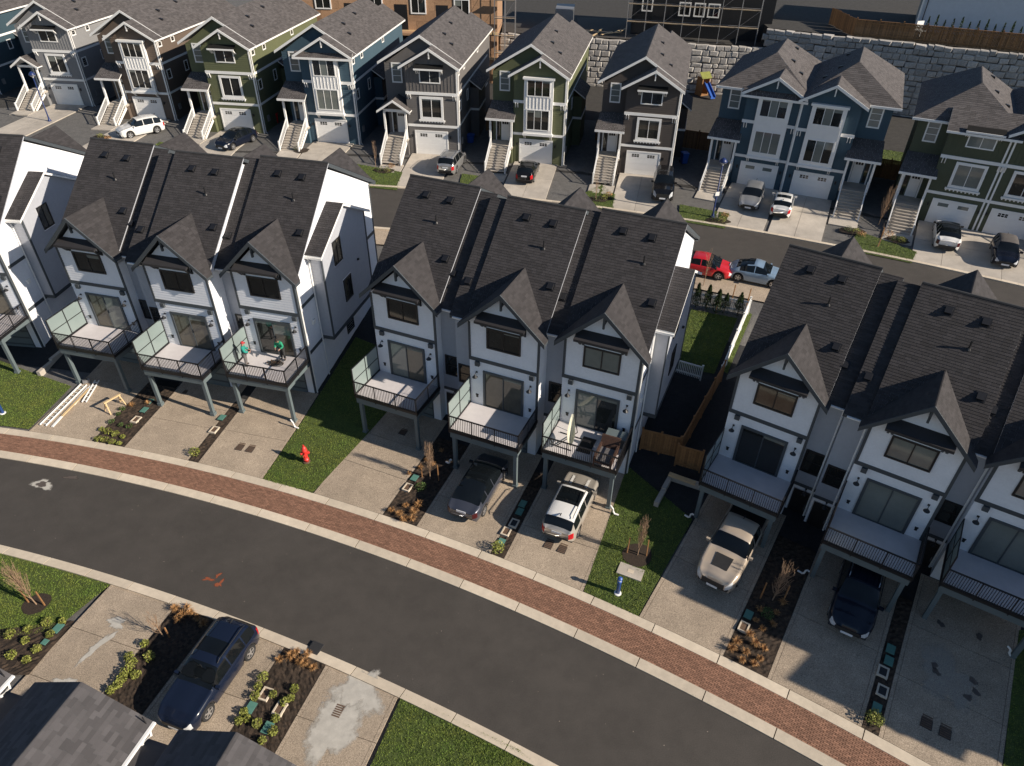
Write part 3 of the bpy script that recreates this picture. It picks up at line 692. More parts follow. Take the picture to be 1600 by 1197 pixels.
G2 = 'glassw'
townhouse(FZ, 'white end townhouse cut off by the left edge of the picture', 10.9, 14.9, 0.0, 1.0, 'R', None, seed=500)
townhouse(FA, 'white end townhouse with dark gable, deck above the ladders and timber', -.3, 3.75, .15, 1.015, None, (3.75, 4.85), ((3.85, 4.55, 4.2, 5.4),), (4.3,), ('glassw', 'glassb'), ('glass', 'glass'), seed=100)
townhouse(FA, 'white middle townhouse left of the workers, with bare sunny deck', 6.15, 10.2, -.45, 1.015, None, (4.86, 6.15), ((5.05, 5.75, 4.2, 5.4),), (5.5,), ('glassw', 'glassw'), seed=120)
townhouse(FA, 'white end townhouse whose deck a person in teal stands on', 11.4, 15.3, .2, 1.015, 'R', (10.2, 11.4), ((10.55, 11.2, 4.2, 5.4),), (10.8,), ('glass', 'glassw'), seed=140)
townhouse(FB, 'white townhouse with bare deck beside the lawn with the red hydrant', -.35, 3.7, .15, 1.0, None, (3.7, 4.85), ((3.95, 4.65, 4.1, 5.3),), (4.3,), ('glassb', 'glassw'), ('glass', 'glass'), seed=200, siding_e=.17)
townhouse(FB, 'white middle townhouse over the dark grey car with sunroof glass', 6.0, 10.05, -.3, 1.0, None, (4.86, 6.0), ((5.05, 5.7, 4.2, 5.3),), (5.4,), ('glassw', 'glassw'), seed=220)
townhouse(FB, 'white end townhouse with hammock and furniture on its deck', 11.2, 15.25, .25, 1.0, 'R', (10.05, 11.2), ((10.35, 11.0, 4.1, 5.3),), (10.7,), ('glassb', 'glass'), ('glassb', 'glassb'), seed=240)
townhouse(FC, 'white townhouse over the beige pickup, beside the cedar gate', -.2, 3.85, .1, .965, None, (3.85, 5.0), ((4.0, 4.85, 4.0, 5.3),), (4.45,), ('glass', 'glass'), ('glassw', 'glassw'), seed=300)
townhouse(FC, 'white middle townhouse over the dark blue parked car at right', 6.15, 10.1, -.3, .965, None, (5.0, 6.15), ((5.2, 6.0, 4.1, 5.2),), (5.6,), ('glassb', 'glassb'), ('glassb', 'glassb'), seed=320)
townhouse(FC, 'white townhouse cut off by the right edge over the empty drive', 11.25, 15.3, .2, .965, None, (10.1, 11.25), ((10.4, 11.1, 4.1, 5.3),), (10.7,), ('glassb', 'glassb'), ('glassb', 'glass'), seed=340)

FE = Frame((23.7, 12.5), 43.0)
townhouse(FE, 'white townhouse beyond the right edge that shades the empty drive', -.2, 3.85, 0, .965, None, (3.85, 5.0), (), (4.45,), detail=False, seed=400)
townhouse(FE, 'second white townhouse beyond the right edge, out of view', 6.15, 10.1, -.3, .965, None, (5.0, 6.15), (), (5.6,), detail=False, seed=420)

# ------------------------------------------------------------------ houses across the road (only their roofs reach into view)
FR = Frame((-13.88,12.05), 15.6)
def low_house(k, label):
    x = k * 5.77; p = FR.w(x, 0); t = thing('low_roofed_house', label, 'house', (p[0], p[1], 0), -FR.a, 'houses across the lower road')
    mb = MB(); mb.slab([(-2.2, -.5, -.1), (2.0, -.5, -.1), (2.0, -.5, 5.45), (0, -.5, 6.55), (-2.2, -.5, 5.45)], (0, -9, 0)); mb.build('wall', M['white'], t)
    for s in (-1, 1):
        xe = 2.25 if s > 0 else -2.5
        roof_plane(t, [(xe, 0, 5.52), (xe, -9.6, 5.52), (0, -9.6, 6.8), (0, 0, 6.8)], 'shingle_low', .16, 'roof', e=.155, w=.33, seed=700 + k * 3 + s)
    mb = MB(); mb.box(2.27, 2.37, -9.6, .0, 5.42, 5.52); mb.build('gutter', M['wtrim'], t)
    mb = MB(); mb.tube([(2.32, -.25, 5.45), (2.32, -.3, 5.2), (2.1, -.55, 5.0), (2.1, -.55, .2)], .05, 6); mb.build('downspout', M['wtrim'], t)
    mb = MB(); mb.box(2.0, 3.75, -9.5, -.75, -.1, 4.7); mb.box(2.0, 3.75, -9.5, -.70, 4.7, 4.82); mb.build('link_wall', M['grey'], t)
    mb = MB(); mb.slab([(2.0, -.3, 4.85), (3.6, -.3, 4.85), (3.6, -1.6, 5.2), (2.0, -1.6, 5.2)], (0, 0, -.12)); mb.build('link_roof', M['shingle_low'], t, tone=True)
    mb = MB()
    mb.tube([(2.15, -.15, 5.55), (2.15, -.15, 6.0)], .02, 5); mb.build('aerial', M['black'], t)
    return t
for k, l in enumerate(('low-roofed house in the bottom left corner, only a corner of roof in view', 'low-roofed house at the bottom left with half shaded grey shingle roof', 'low-roofed house below the dark blue estate car, roof tip in view')):
    low_house(k - 1, l)

# ------------------------------------------------------------------ planted beds
def bed(F, pl, pr, y1, c='back', d=0.07, zf=None, base=.03, seed=0):
    zf = zf or T; x0 = F.l(pl)[0] + .01; x1 = F.l(pr)[0] - .01; rr = random.Random(seed); mb = MB()
    nx = max(4, int((x1 - x0) / .12)); L_ = abs(y1 - curb_y(F, x0, c, d)); ny = int(L_ / .12); P = {}
    for i in range(nx + 1):
        x = x0 + (x1 - x0) * i / nx; y0 = curb_y(F, x, c, d)
        for j in range(ny + 1):
            p = F.w(x, y0 + (y1 - y0) * j / ny); P[i, j] = (p[0], p[1], zf(*p) + base + rr.uniform(-.03, .035) * (0 < i < nx and 0 < j < ny))
    for i in range(nx):
        for j in range(ny): mb.face([P[i, j], P[i + 1, j], P[i + 1, j + 1], P[i, j + 1]], rr.uniform(.6, 1.7))
    o = mb.build('planting_bed', M['mulch'], None, kind='structure', tone=True); return o
bed(FA, (-25.10,30.81), (-22.97,30.35), 1.4, seed=1)
bed(FA, (-18.78,29.29), (-18.15,29.10), 1.0, seed=2)
bed(FB, (-6.86,25.33), (-4.96,24.59), 1.6, seed=3)
bed(FB, (-0.98,22.88), (-0.32,22.53), 1.3, seed=4)
bed(FC, (9.54,17.35), (11.19,16.31), 1.4, seed=5)
bed(FC, (14.52,14.29), (15.05,13.93), 1.0, seed=6)
bed(FD, (-15.58,19.90), (-13.54,19.17), -9.0, 'south', -.49, S0, .07, 7)
bed(FD, (-9.91,17.87), (-7.89,17.05), -9.0, 'south', -.49, S0, .07, 8)
def bedquad(q, n=22, zf=T, base=.05, seed=0):
    rr = random.Random(seed); mb = MB(); P = {}
    for i in range(n + 1):
        for j in range(n + 1):
            p = quadpts(q, i / n, j / n); P[i, j] = (p[0], p[1], zf(*p) + base + rr.uniform(-.03, .035) * (0 < i < n and 0 < j < n))
    for i in range(n):
        for j in range(n): mb.face([P[i, j], P[i + 1, j], P[i + 1, j + 1], P[i, j + 1]], rr.uniform(.6, 1.7))
    return mb.build('planting_bed', M['mulch'], None, kind='structure', tone=True)
bedquad(((-23.98,15.91), (-20.61,16.07), (-19.98,18.75), (-24.22,18.06)), zf=S0, base=.085, seed=9)
def mulch_ring(P, r, zf=T, base=.045):
    o = blob(P, r, r, base, M['mulch'], 'mulch_ring', n=24, rag=.08, zf=zf); return o
mulch_ring((6.44,22.74), .72); mulch_ring((-22.23,19.61), .6, S0, .085)
for q, s in (((-12.77,66.47), 1), ((7.80,60.67), 2), ((17.59,56.50), 3), ((28.20,54.34), 4), ((31.37,52.76), 5), ((-21.92,70.88), 6), ((-43.70,74.05), 7), ((-3.17,63.82), 8)):
    blob(q, .95, .55, .09, M['mulch'], 'mulch_patch', n=22, rag=.2, seed=s, rot=-.2)

def tuft(name, label, group, P, z, r, h, n, m, seed, lean=.9):
    rr = random.Random(seed); mb = MB()
    for k in range(n):
        a = rr.uniform(0, 6.28); l = rr.uniform(.35, 1) * lean; b = rr.uniform(0, .06); w_ = rr.uniform(.004, .008)
        dx, dy = math.cos(a), math.sin(a); hh = h * rr.uniform(.6, 1.1); q = r * l
        p0 = (dx * b - dy * w_, dy * b + dx * w_, 0); p1 = (dx * b + dy * w_, dy * b - dx * w_, 0)
        c0 = (dx * (b + q * .55) - dy * w_, dy * (b + q * .55) + dx * w_, hh * .85); c1 = (dx * (b + q * .55) + dy * w_, dy * (b + q * .55) - dx * w_, hh * .85)
        e = (dx * (b + q), dy * (b + q), hh * rr.uniform(.45, .9)); t = rr.uniform(.55, 1.5)
        mb.face([p0, p1, c1, c0], t); mb.face([c0, c1, e], t)
    o = mb.build(name, M[m], None, tone=True, loc=(P[0], P[1], z)); return tag(o, label, 'plant', group)
def shrub(label, group, P, z, r, h, n, m, seed):
    """small leafy plant: stems with leaves spread through a loose mound"""
    rr = random.Random(seed); t = thing('leafy_shrub', label, 'shrub', (P[0], P[1], z), rr.uniform(0, 6), group)
    mb = MB()
    for k in range(5):
        a = rr.uniform(0, 6.28); mb.tube([(0, 0, 0), (math.cos(a) * r * .5, math.sin(a) * r * .5, h * .7)], .008, 4)
    mb.build('stem', M['bark'], t)
    mb = MB()
    for k in range(n):
        a = rr.uniform(0, 6.28); q = math.sqrt(rr.random()); zz = h * (rr.uniform(.15, 1.0)) * (1 - .35 * q * q); c = Vector((math.cos(a) * q * r, math.sin(a) * q * r, zz))
        s = rr.uniform(.03, .065); d1 = Vector((rr.uniform(-1, 1), rr.uniform(-1, 1), rr.uniform(-.3, .8))).normalized(); d2 = d1.cross(Vector((rr.uniform(-1, 1), rr.uniform(-1, 1), 1))).normalized() * .5
        mb.face([tuple(c - d1 * s), tuple(c + d2 * s), tuple(c + d1 * s), tuple(c - d2 * s)], rr.uniform(.5, 1.6))
    mb.build('foliage', M[m], t, tone=True)
    return t
ORD = ('leftmost', 'second from the left', 'third from the left', 'fourth from the left', 'fifth from the left', 'sixth from the left', 'seventh from the left', 'eighth from the left', 'ninth from the left', 'tenth from the left', 'eleventh from the left', 'twelfth from the left', 'thirteenth from the left', 'fourteenth from the left', 'fifteenth from the left')
def ranks(pts):
    u = sorted(range(len(pts)), key=lambda i: pts[i][0] / (pts[i][1] * .795 + 17.3)); return {i: ORD[k] if k < len(pts) - 1 else 'rightmost' for k, i in enumerate(u)}
def beds_of(pts, label, group, kind, zf=T, base=.05, seed=0, r=.26, h=.3, m='leaf', n=150):
    rk = ranks(pts); base_label = label
    for i, P in enumerate(pts):
        label = base_label + ', ' + rk[i]
        k = random.Random(seed * 100 + i).uniform(.8, 1.25)
        if kind == 'tuft': tuft('sedge_tuft', label, group, P, zf(*P) + base, r * k * .85, h * k * .8, int(n * .9), m, seed * 100 + i)
        else: shrub(label, group, P, zf(*P) + base, r * k, h * k, n, m, seed * 100 + i)
beds_of([(-6.38,25.60), (-5.93,25.34), (-5.65,25.90), (-5.15,25.46), (-4.93,25.93), (-5.61,24.96), (-5.17,25.00)], 'bronze grass tuft left of the dark grey car', 'bronze grasses by the dark grey car', 'tuft', seed=1, r=.36, h=.36, m='sedge', n=110)
beds_of([(-5.15,28.64), (-5.72,28.22), (-4.80,29.18), (-4.05,29.92), (-4.48,28.88)], 'bronze grass tuft behind the bare sapling by the dark grey car', 'bronze grasses behind the sapling', 'tuft', seed=2, r=.3, h=.34, m='sedge', n=90)
beds_of([(10.27,17.98), (10.53,17.50), (11.06,17.91), (11.10,17.19), (10.30,17.14), (11.40,17.67), (10.94,18.35), (9.98,17.68), (10.77,16.96)], 'sunlit bronze grass tuft between pickup and dark blue car', 'bronze grasses by the pickup', 'tuft', seed=3, r=.34, h=.36, m='sedge', n=110)
beds_of([(12.11,18.84), (11.72,19.59), (12.88,19.92), (11.59,18.63), (12.44,19.42), (11.40,19.04)], 'dark grass tuft in shaded bed between pickup and dark blue car', 'shaded grasses by the pickup', 'tuft', seed=4, r=.3, h=.34, m='sedge', n=80)
beds_of([(-15.56,19.37), (-15.10,19.04), (-14.75,19.15), (-14.36,18.88), (-13.97,18.62), (-15.06,19.49), (-15.16,18.80)], 'bronze grass tuft behind the dark blue estate car', 'bronze grasses behind the estate car', 'tuft', S0, .09, 5, .36, .38, 'sedge', 120)
beds_of([(-9.55,17.03), (-9.10,16.79), (-8.85,17.16), (-8.47,16.53), (-9.39,17.28), (-10.02,16.90), (-8.86,16.73)], 'bronze grass tuft beside the storm drain', 'bronze grasses by the storm drain', 'tuft', S0, .09, 6, .36, .38, 'sedge', 120)
beds_of([(-24.87,31.77), (-24.41,31.61), (-23.85,31.40), (-23.33,31.18), (-24.70,30.97), (-24.27,30.87), (-23.78,30.71), (-23.31,30.61)], 'small yellow-green plant at the kerb by the sawhorse', 'yellow-green plants by the sawhorse', 'shrub', seed=7, r=.2, h=.22, m='leafy', n=120)
beds_of([(-24.58,32.43), (-23.87,32.16), (-23.31,32.05), (-24.44,33.11), (-24.39,33.56)], 'small grey-green plant behind the yellow-green rows', 'grey-green plants by the sawhorse', 'shrub', seed=8, r=.18, h=.2, m='leaf', n=90)
beds_of([(-23.91,33.86), (-22.99,34.09)], 'rusty orange grass tuft in the bed by the sawhorse', 'orange tufts by the sawhorse', 'tuft', seed=9, r=.34, h=.3, m='sedge', n=90)
beds_of([(-16.45,16.26), (-16.38,16.62), (-16.48,15.96), (-16.51,15.67), (-16.71,15.39), (-16.63,16.92), (-16.22,17.54), (-15.73,16.93), (-15.96,16.09)], 'green leafy plant left of the dark blue estate car', 'plants left of the estate car', 'shrub', S0, .1, 10, .20, .30, 'leafy', 170)
beds_of([(-10.51,16.05), (-10.58,15.65), (-10.58,15.20), (-10.84,14.54), (-10.93,14.16), (-10.17,14.07), (-9.47,14.29), (-9.43,13.77), (-9.76,13.40), (-9.82,13.00), (-9.03,15.56), (-9.09,15.16), (-9.86,15.32), (-10.62,14.27), (-9.29,14.99)], 'green leafy plant in the bed with green lids across the road', 'plants right of the estate car', 'shrub', S0, .1, 11, .18, .28, 'leafy', 160)
beds_of([(-22.46,17.92), (-21.85,18.23), (-21.61,17.65), (-21.15,18.57), (-20.67,17.98), (-20.86,17.22), (-21.03,16.72), (-21.82,16.93), (-20.46,18.65)], 'small green plant in the curved bed by the left lawn', 'plants in the curved bed', 'shrub', S0, .1, 12, .19, .26, 'leafy', 170)
shrub('yellow-green round shrub at the kerb beside the dark grey car', 'lone shrubs', (-0.60,23.11), T(*(-0.60,23.11)) + .04, .34, .55, 300, 'leafy', 31)
shrub('yellow shrub at the kerb between dark blue car and empty drive', 'lone shrubs', (15.09,14.57), T(*(15.09,14.57)) + .04, .36, .5, 300, 'leafy', 32)
shrub('yellow-green shrub at the kerb below the worker in teal', 'lone shrubs', (-18.52,29.84), T(*(-18.52,29.84)) + .04, .3, .45, 240, 'leafy', 33)
shrub('bright green small plant in the dark bed beside the pickup', 'lone shrubs', (12.01,19.36), T(*(12.01,19.36)) + .04, .3, .35, 200, 'leaf', 34)
shrub('green leafy plant in the dark bed left of the dark grey car', 'lone shrubs', (-4.96,27.18), T(*(-4.96,27.18)) + .04, .32, .35, 200, 'leaf', 35)

for i, q in enumerate(((-13.15,66.47), (-12.36,66.20), (-12.12,67.15), (7.44,60.56), (8.15,60.66), (8.60,61.13), (17.26,56.51), (17.89,56.38), (18.27,57.13), (27.88,54.35), (28.45,54.02), (28.69,53.50), (31.03,52.67), (31.52,52.35), (30.89,53.38), (-22.31,70.87), (-43.74,73.84), (-42.57,73.08))):
    shrub(('lower', 'middle', 'upper')[i % 3] + ' small shrub in the front garden ' + ('of the grey house with gabled porch', 'of the dark brown house by the off-road car', 'by the street lamp', 'of the blue twin house, right side', 'of the green twin house', 'of the houses at the upper left')[i // 3], 'front garden shrubs', q, T(*q) + .06, .34, .5, 130, ('leaf', 'leafy', 'sedge')[i % 3], 900 + i)
def sapling(label, P, z, h, n, lean=(0, 0), stakes=(), seed=0, spread_=.35, m='bark'):
    """bare young tree: trunk, upright twigs, support stakes"""
    rr = random.Random(seed); t = thing('bare_sapling', label, 'tree', (P[0], P[1], z), 0, 'bare saplings')
    L_ = lambda s: (lean[0] * s, lean[1] * s)
    mb = MB(); mb.tube([(0, 0, 0), (*L_(.35), h * .35), (*L_(.7), h * .75)], .03, 6, .012); mb.build('trunk', M[m], t)
    mb = MB()
    for k in range(n):
        s = rr.uniform(.12, .75); x, y = L_(s); a = rr.uniform(0, 6.28); q = spread_ * rr.uniform(.4, 1) * (1.1 - s * .5); l = h * rr.uniform(.25, .5)
        p1 = (x + math.cos(a) * q * .5, y + math.sin(a) * q * .5, h * s + l * .4); p2 = (x + math.cos(a) * q + lean[0] * .2, y + math.sin(a) * q + lean[1] * .2, min(h * s + l, h * 1.05))
        mb.tube([(x, y, h * s), p1, p2], .010, 4, .003)
        for j in range(3):
            b = rr.uniform(0, 6.28); f = rr.uniform(.3, 1); c = [p1[i] + (p2[i] - p1[i]) * f for i in range(3)]
            mb.tube([tuple(c), (c[0] + math.cos(b) * .08, c[1] + math.sin(b) * .08, c[2] + rr.uniform(.12, .28))], .006, 3, .002)
    mb.build('twigs', M[m], t, kind='stuff')
    for i, (sx, sy, sh) in enumerate(stakes):
        mb = MB(); mb.bar((sx, sy, -.05), (sx + rr.uniform(-.06, .06), sy + rr.uniform(-.05, .05), sh), .05, .05); mb.build('stake', M['wood'], t, tone=True)
    return t
sapling('bare pale sapling between stakes in the bed left of the dark grey car', (-4.53,27.92), T(*(-4.53,27.92)), 2.6, 70, (.05, .0), ((-.45, .1, 1.1), (.5, -.15, 1.2)), 1, .32)
sapling('bare brown sapling in a mulch ring on the lawn by the blue bollard', (6.44,22.74), T(*(6.44,22.74)), 2.4, 70, (.12, .1), ((-.5, .15, 1.2), (.45, -.05, 1.2)), 2, .30)
sapling('bare reddish sapling in the bed between pickup and dark blue car', (12.49,20.16), T(*(12.49,20.16)), 2.4, 60, (.25, .05), ((-.55, .1, 1.2), (.45, -.1, 1.2)), 3, .5)
sapling('bare sapling leaning left on the lawn at the left edge', (-22.21,19.58), .08, 2.6, 80, (-.5, .15), ((-.42, .1, 1.0), (.42, -.05, 1.1)), 4, .45)
sapling('cut back bare bush with a stake left of the dark blue estate car', (-15.60,18.00), .1, 1.3, 26, (-.25, .1), ((.3, -.05, .7),), 5, .4)
sapling('tall brown dried shrub between the blue and green twin houses', (30.76,55.26), T(*(30.76,55.26)), 3.2, 70, (.25, .1), (), 6, .5)
sapling('thin red-barked sapling beside the red car', (14.08,45.61), T(*(14.08,45.61)), 2.6, 26, (.05, .05), (), 7, .45)
sapling('thin bare sapling in the garden of the grey house', (-13.71,67.28), T(*(-13.71,67.28)), 2.4, 18, (.05, 0), (), 8, .3)
sapling('thin bare sapling in front of the brown house stairs', (7.32,60.56), T(*(7.32,60.56)), 2.6, 14, (.05, 0), (), 9, .3)
sapling('leaning thin sapling with an orange stake by the twin houses', (29.39,51.87), T(*(29.39,51.87)), 2.2, 14, (.3, 0), ((.1, 0, 1.7),), 10, .3)

# ------------------------------------------------------------------ lids, grates, boxes
def lid(P, label, rz, s=.19, zf=T, base=.075, sx=1.35, m='greenlid', group='green utility lids'):
    t = thing('utility_lid', label, 'lid', (P[0], P[1], zf(*P) + base), rz, group)
    mb = MB(); mb.box(-s, s, -s * sx, s * sx, -.1, .0); mb.build('box', M['plastic'], t)
    mb = MB(); mb.box(-s * .93, s * .93, -s * sx * .95, s * sx * .95, .001, .03); mb.box(-.05, .05, -s * sx * .8, -s * sx * .65, .03, .036); mb.build('cover', M[m], t)
    return t
def frame_box(P, label, rz, s=.22, zf=T, base=.06, m='kerb', fill='iron'):
    t = thing('meter_box', label, 'meter box', (P[0], P[1], zf(*P) + base), rz, 'meter boxes in the beds')
    mb = MB()
    for a in ((-s, s, -s * 1.3, -s * 1.3 + .07), (-s, s, s * 1.3 - .07, s * 1.3), (-s, -s + .07, -s * 1.3 + .07, s * 1.3 - .07), (s - .07, s, -s * 1.3 + .07, s * 1.3 - .07)): mb.box(*a, -.1, .05)
    mb.build('rim', M[m], t, tone=True); mb = MB(); mb.box(-s + .07, s - .07, -s * 1.3 + .07, s * 1.3 - .07, -.1, .012); mb.build('cover', M[fill], t); return t
def grate(P, label, rz, s=.22, zf=T, base=.02, m='iron', bars=6, sx=1.4, cat='grate'):
    t = thing('drain_grate', label, cat, (P[0], P[1], zf(*P) + base), rz, 'iron covers')
    mb = MB(); mb.box(-s, s, -s * sx, s * sx, -.05, .004); mb.build('plate', M['darkiron'], t)
    for k in range(bars):
        y = -s * sx + (k + .5) * 2 * s * sx / bars; mb = MB(); mb.box(-s * .9, s * .9, y - s * sx / bars * .65, y + s * sx / bars * .65, .004, .016); mb.build('bar', M[m], t)
    return t
ra, rb, rc, rd_ = -FA.a, -FB.a, -FC.a, -FD.a
for P, l, rz in (((-23.00,33.51), 'green utility lid nearest the front in the bed by the sawhorse', ra), ((-22.98,34.27), 'green utility lid deeper in the bed by the sawhorse', ra),
                 ((-17.90,32.83), 'green utility lid in the narrow bed by the deck post', ra), ((-5.40,27.93), 'green utility lid beside the bare sapling by the dark grey car', rb),
                 ((0.68,26.02), 'upper of two adjoining green lids in the bed by the white car', rb), ((0.51,25.50), 'lower of two adjoining green lids in the bed by the white car', rb), ((-0.44,23.54), 'green utility lid behind the yellow-green round shrub', rb),
                 ((11.16,19.37), 'green utility lid at the drive edge beside the pickup', rc), ((16.99,17.62), 'upper of two adjoining green lids by the empty drive', rc), ((16.70,17.08), 'lower of two adjoining green lids by the empty drive', rc), ((15.40,15.04), 'green utility lid behind the yellow shrub by the empty drive', rc)):
    lid(P, l, rz)
for P, l in (((-10.64,14.75), 'left green lid in the bed across the road'), ((-9.71,13.92), 'lower green lid in the bed across the road'), ((-20.52,18.31), 'large pale green lid in the curved bed')): lid(P, l, rd_, .19, S0, .13)
lid((-20.72,17.60), 'small green lid in the curved bed', rd_, .14, S0, .13, 1.0)
for P, l, rz, zf, b in (((-23.17,32.66), 'meter box with grey rim in the bed by the sawhorse', ra, T, .06), ((-18.03,31.78), 'meter box with orange cover in the narrow bed', ra, T, .06), ((-5.71,27.24), 'meter box near the sapling by the dark grey car', rb, T, .06), ((0.21,24.75), 'black meter box in the bed by the white car', rb, T, .06), ((-0.19,24.22), 'brown meter box in the bed by the white car', rb, T, .06),
                 ((10.80,18.76), 'brown meter box at the drive edge beside the pickup', rc, T, .06), ((16.26,16.60), 'upper black meter box beside the empty drive', rc, T, .06), ((15.91,15.76), 'lower black meter box beside the empty drive', rc, T, .06), ((-10.20,15.34), 'upper brown meter box in the bed across the road', rd_, S0, .12), ((-9.43,14.72), 'lower brown meter box in the bed across the road', rd_, S0, .12)):
    frame_box(P, l, rz, zf=zf, base=b, fill='darkiron' if 'black' in l else 'iron')
for P, l, rz in (((-16.03,30.45), 'left of two brown grates in the drive by the hydrant', ra), ((-15.37,30.29), 'right of two brown grates in the drive by the hydrant', ra), ((2.02,23.48), 'left of two brown grates behind the white car', rb), ((2.70,23.20), 'right of two brown grates behind the white car', rb), ((17.24,14.50), 'left of two dark grates in the empty drive', rc), ((17.82,14.12), 'right of two dark grates in the empty drive', rc), ((-6.48,31.63), 'dark grate under the deck beside the hydrant lawn', rb)):
    grate(P, l, rz)
grate((-7.01,14.70), 'brown cover in the stained drive across the road', rd_, .2, S0, .06)
grate((-8.62,17.54), 'black storm drain grate in the kerb across the road', -.38, .28, S0, .10, 'darkiron', 7, 1.0)
grate((-21.06,35.29), 'small drain under the middle white deck', ra, .13)
t = thing('concrete_cover', 'pale concrete cover slab on the lawn by the blue bollard', 'slab', (*(5.98,21.77), T(*(5.98,21.77)) + .03), -.42); mb = MB(); mb.box(-.62, .62, -.36, .36, -.1, .04); mb.build('slab', M['concrete'], t, tone=True)
mb = MB(); mb.box(-.15, .15, -.11, .11, .04, .05); mb.build('lifting_plate', M['kerb'], t, tone=True)

# stains on drives and road
blob((-6.32,15.46), 1.0, 1.3, .066, M['stain'], 'stain', zf=S0, seed=3, rag=.5, rot=-.3); blob((-7.09,13.95), .9, 1.9, .067, M['stain'], 'stain', zf=S0, seed=4, rag=.45, rot=-.35)
blob((-18.06,18.69), .55, .3, .066, M['stain'], 'stain', zf=S0, seed=5, rag=.5, rot=-.2); blob((-18.35,17.45), .25, .8, .066, M['stain'], 'stain', zf=S0, seed=6, rag=.6, rot=-.5)
blob((-18.96,15.75), .5, .3, .067, M['stain'], 'stain', zf=S0, seed=8, rag=.5)
blob((18.87,16.37), 1.1, 1.5, .02, M['stain_soft'], 'stain', seed=9, rag=.4, rot=-.4)
for i, q in enumerate(((19.73,18.82), (21.13,18.18), (18.61,16.89), (19.81,15.70), (19.92,16.20), (18.56,16.60), (19.37,15.49))): blob(q, .16, .2, .026, M['stain_dark'], 'oil_stain', seed=30 + i, rag=.4, n=14)
blob((-26.22,27.39), .62, .45, .004, M['stain'], 'road_mark', zf=S0, seed=11, rag=.5); blob((-26.25,27.39), .32, .26, .008, M['stain_dark'], 'road_mark', zf=S0, seed=12, rag=.3)
blob((-24.87,27.97), .4, .18, .004, M['stain_dark'], 'road_mark', zf=S0, seed=13, rag=.6); blob((-14.09,20.94), .14, .28, .004, M['rust_mark'], 'paint_mark', zf=S0, seed=14, rag=.9); blob((-14.32,21.43), .12, .14, .005, M['rust_mark'], 'paint_mark', zf=S0, seed=15, rag=.8); blob((-14.71,21.20), .22, .15, .004, M['rust_mark'], 'paint_mark', zf=S0, seed=16, rag=.9)

# ------------------------------------------------------------------ hydrant, bollards, lamp
P = (-11.80,29.22); t = thing('fire_hydrant', 'red fire hydrant standing on the lawn between two white rows', 'hydrant', (P[0], P[1], T(*P)), .3, scale=1.28); t.scale = (1.02, 1.02, 1.28)
mb = MB(); mb.lathe([(.20, .0), (.20, .05), (.13, .07)], n=16); mb.build('base_flange', M['iron'], t)
mb = MB(); mb.lathe([(.125, .04), (.125, .16), (.165, .17), (.165, .21), (.125, .22), (.12, .66), (.165, .68), (.165, .73), (.15, .75), (.135, .84), (.09, .92), (.03, .96)], n=18); mb.build('barrel', M['red'], t, True)
mb = MB(); mb.lathe([(.05, .95), (.05, 1.03)], n=6); mb.build('operating_nut', M['red'], t)
for s in (-1, 1):
    mb = MB(); mb.lathe([(.075, 0), (.075, .07), (.09, .075), (.09, .12), (.03, .13), (.03, .16)], n=12, axis='x'); o = mb.build('hose_outlet', M['red'], t, loc=(s * .11, 0, .55)); o.rotation_euler = (0, 0, 0 if s > 0 else math.pi)
mb = MB(); mb.lathe([(.10, 0), (.10, .07), (.12, .075), (.12, .13), (.035, .14), (.035, .18)], n=14, axis='x'); o = mb.build('pumper_outlet', M['red'], t, loc=(0, -.10, .5)); o.rotation_euler = (0, 0, -math.pi / 2)
def bollard(P, label):
    t = thing('blue_bollard', label, 'bollard', (P[0], P[1], T(*P) if P[1] > 0 else 0), 0, 'blue bollards', 1.12)
    mb = MB(); mb.lathe([(.16, 0), (.16, .04), (.11, .06)], n=14); mb.build('base', M['wtrim'], t)
    mb = MB(); mb.lathe([(.085, .05), (.085, .80), (.10, .81), (.10, .86), (.07, .87)], n=16); mb.build('post', M['blue'], t, True)
    mb = MB(); mb.lathe([(.075, .87), (.075, .98)], n=16); mb.build('lens', M['lamp'], t)
    mb = MB(); mb.lathe([(.105, .98), (.105, 1.03), (.05, 1.09)], n=16); mb.build('cap', M['blue'], t)
bollard((5.23,20.60), 'blue bollard on the lawn right of the white car'); bollard((-31.77,33.24), 'blue bollard cut off by the left edge of the picture')
P = (17.23,57.17); t = thing('street_lamp', 'tall dark blue street lamp in front of the blue twin house stairs', 'street lamp', (P[0], P[1], T(*P)), .2)
mb = MB(); mb.lathe([(.2, 0), (.2, .1), (.12, .25), (.07, .5), (.055, 4.6)], n=12); mb.build('pole', M['darkblue'], t, True)
mb = MB(); mb.lathe([(.06, 4.6), (.10, 4.7), (.28, 4.85), (.30, 4.9)], n=14); mb.build('lantern', M['lamp'], t)
mb = MB(); mb.lathe([(.34, 4.9), (.36, 4.95), (.2, 5.15), (.05, 5.25)], n=14); mb.build('lamp_shade', M['darkblue'], t, True)
mb = MB(); mb.box(-.18, .18, -.08, -.06, 2.0, 2.35); mb.build('notice', M['wtrim'], t)
P = (-51.99,79.16); t = thing('street_lamp', 'tall dark blue street lamp at the upper left in front of the stairs', 'street lamp', (P[0], P[1], T(*P)), .2)
mb = MB(); mb.lathe([(.2, 0), (.2, .1), (.12, .25), (.07, .5), (.055, 4.6)], n=12); mb.build('pole', M['darkblue'], t, True)
mb = MB(); mb.lathe([(.06, 4.6), (.10, 4.7), (.28, 4.85), (.30, 4.9)], n=14); mb.build('lantern', M['lamp'], t)
mb = MB(); mb.lathe([(.34, 4.9), (.36, 4.95), (.2, 5.15), (.05, 5.25)], n=14); mb.build('lamp_shade', M['darkblue'], t, True)

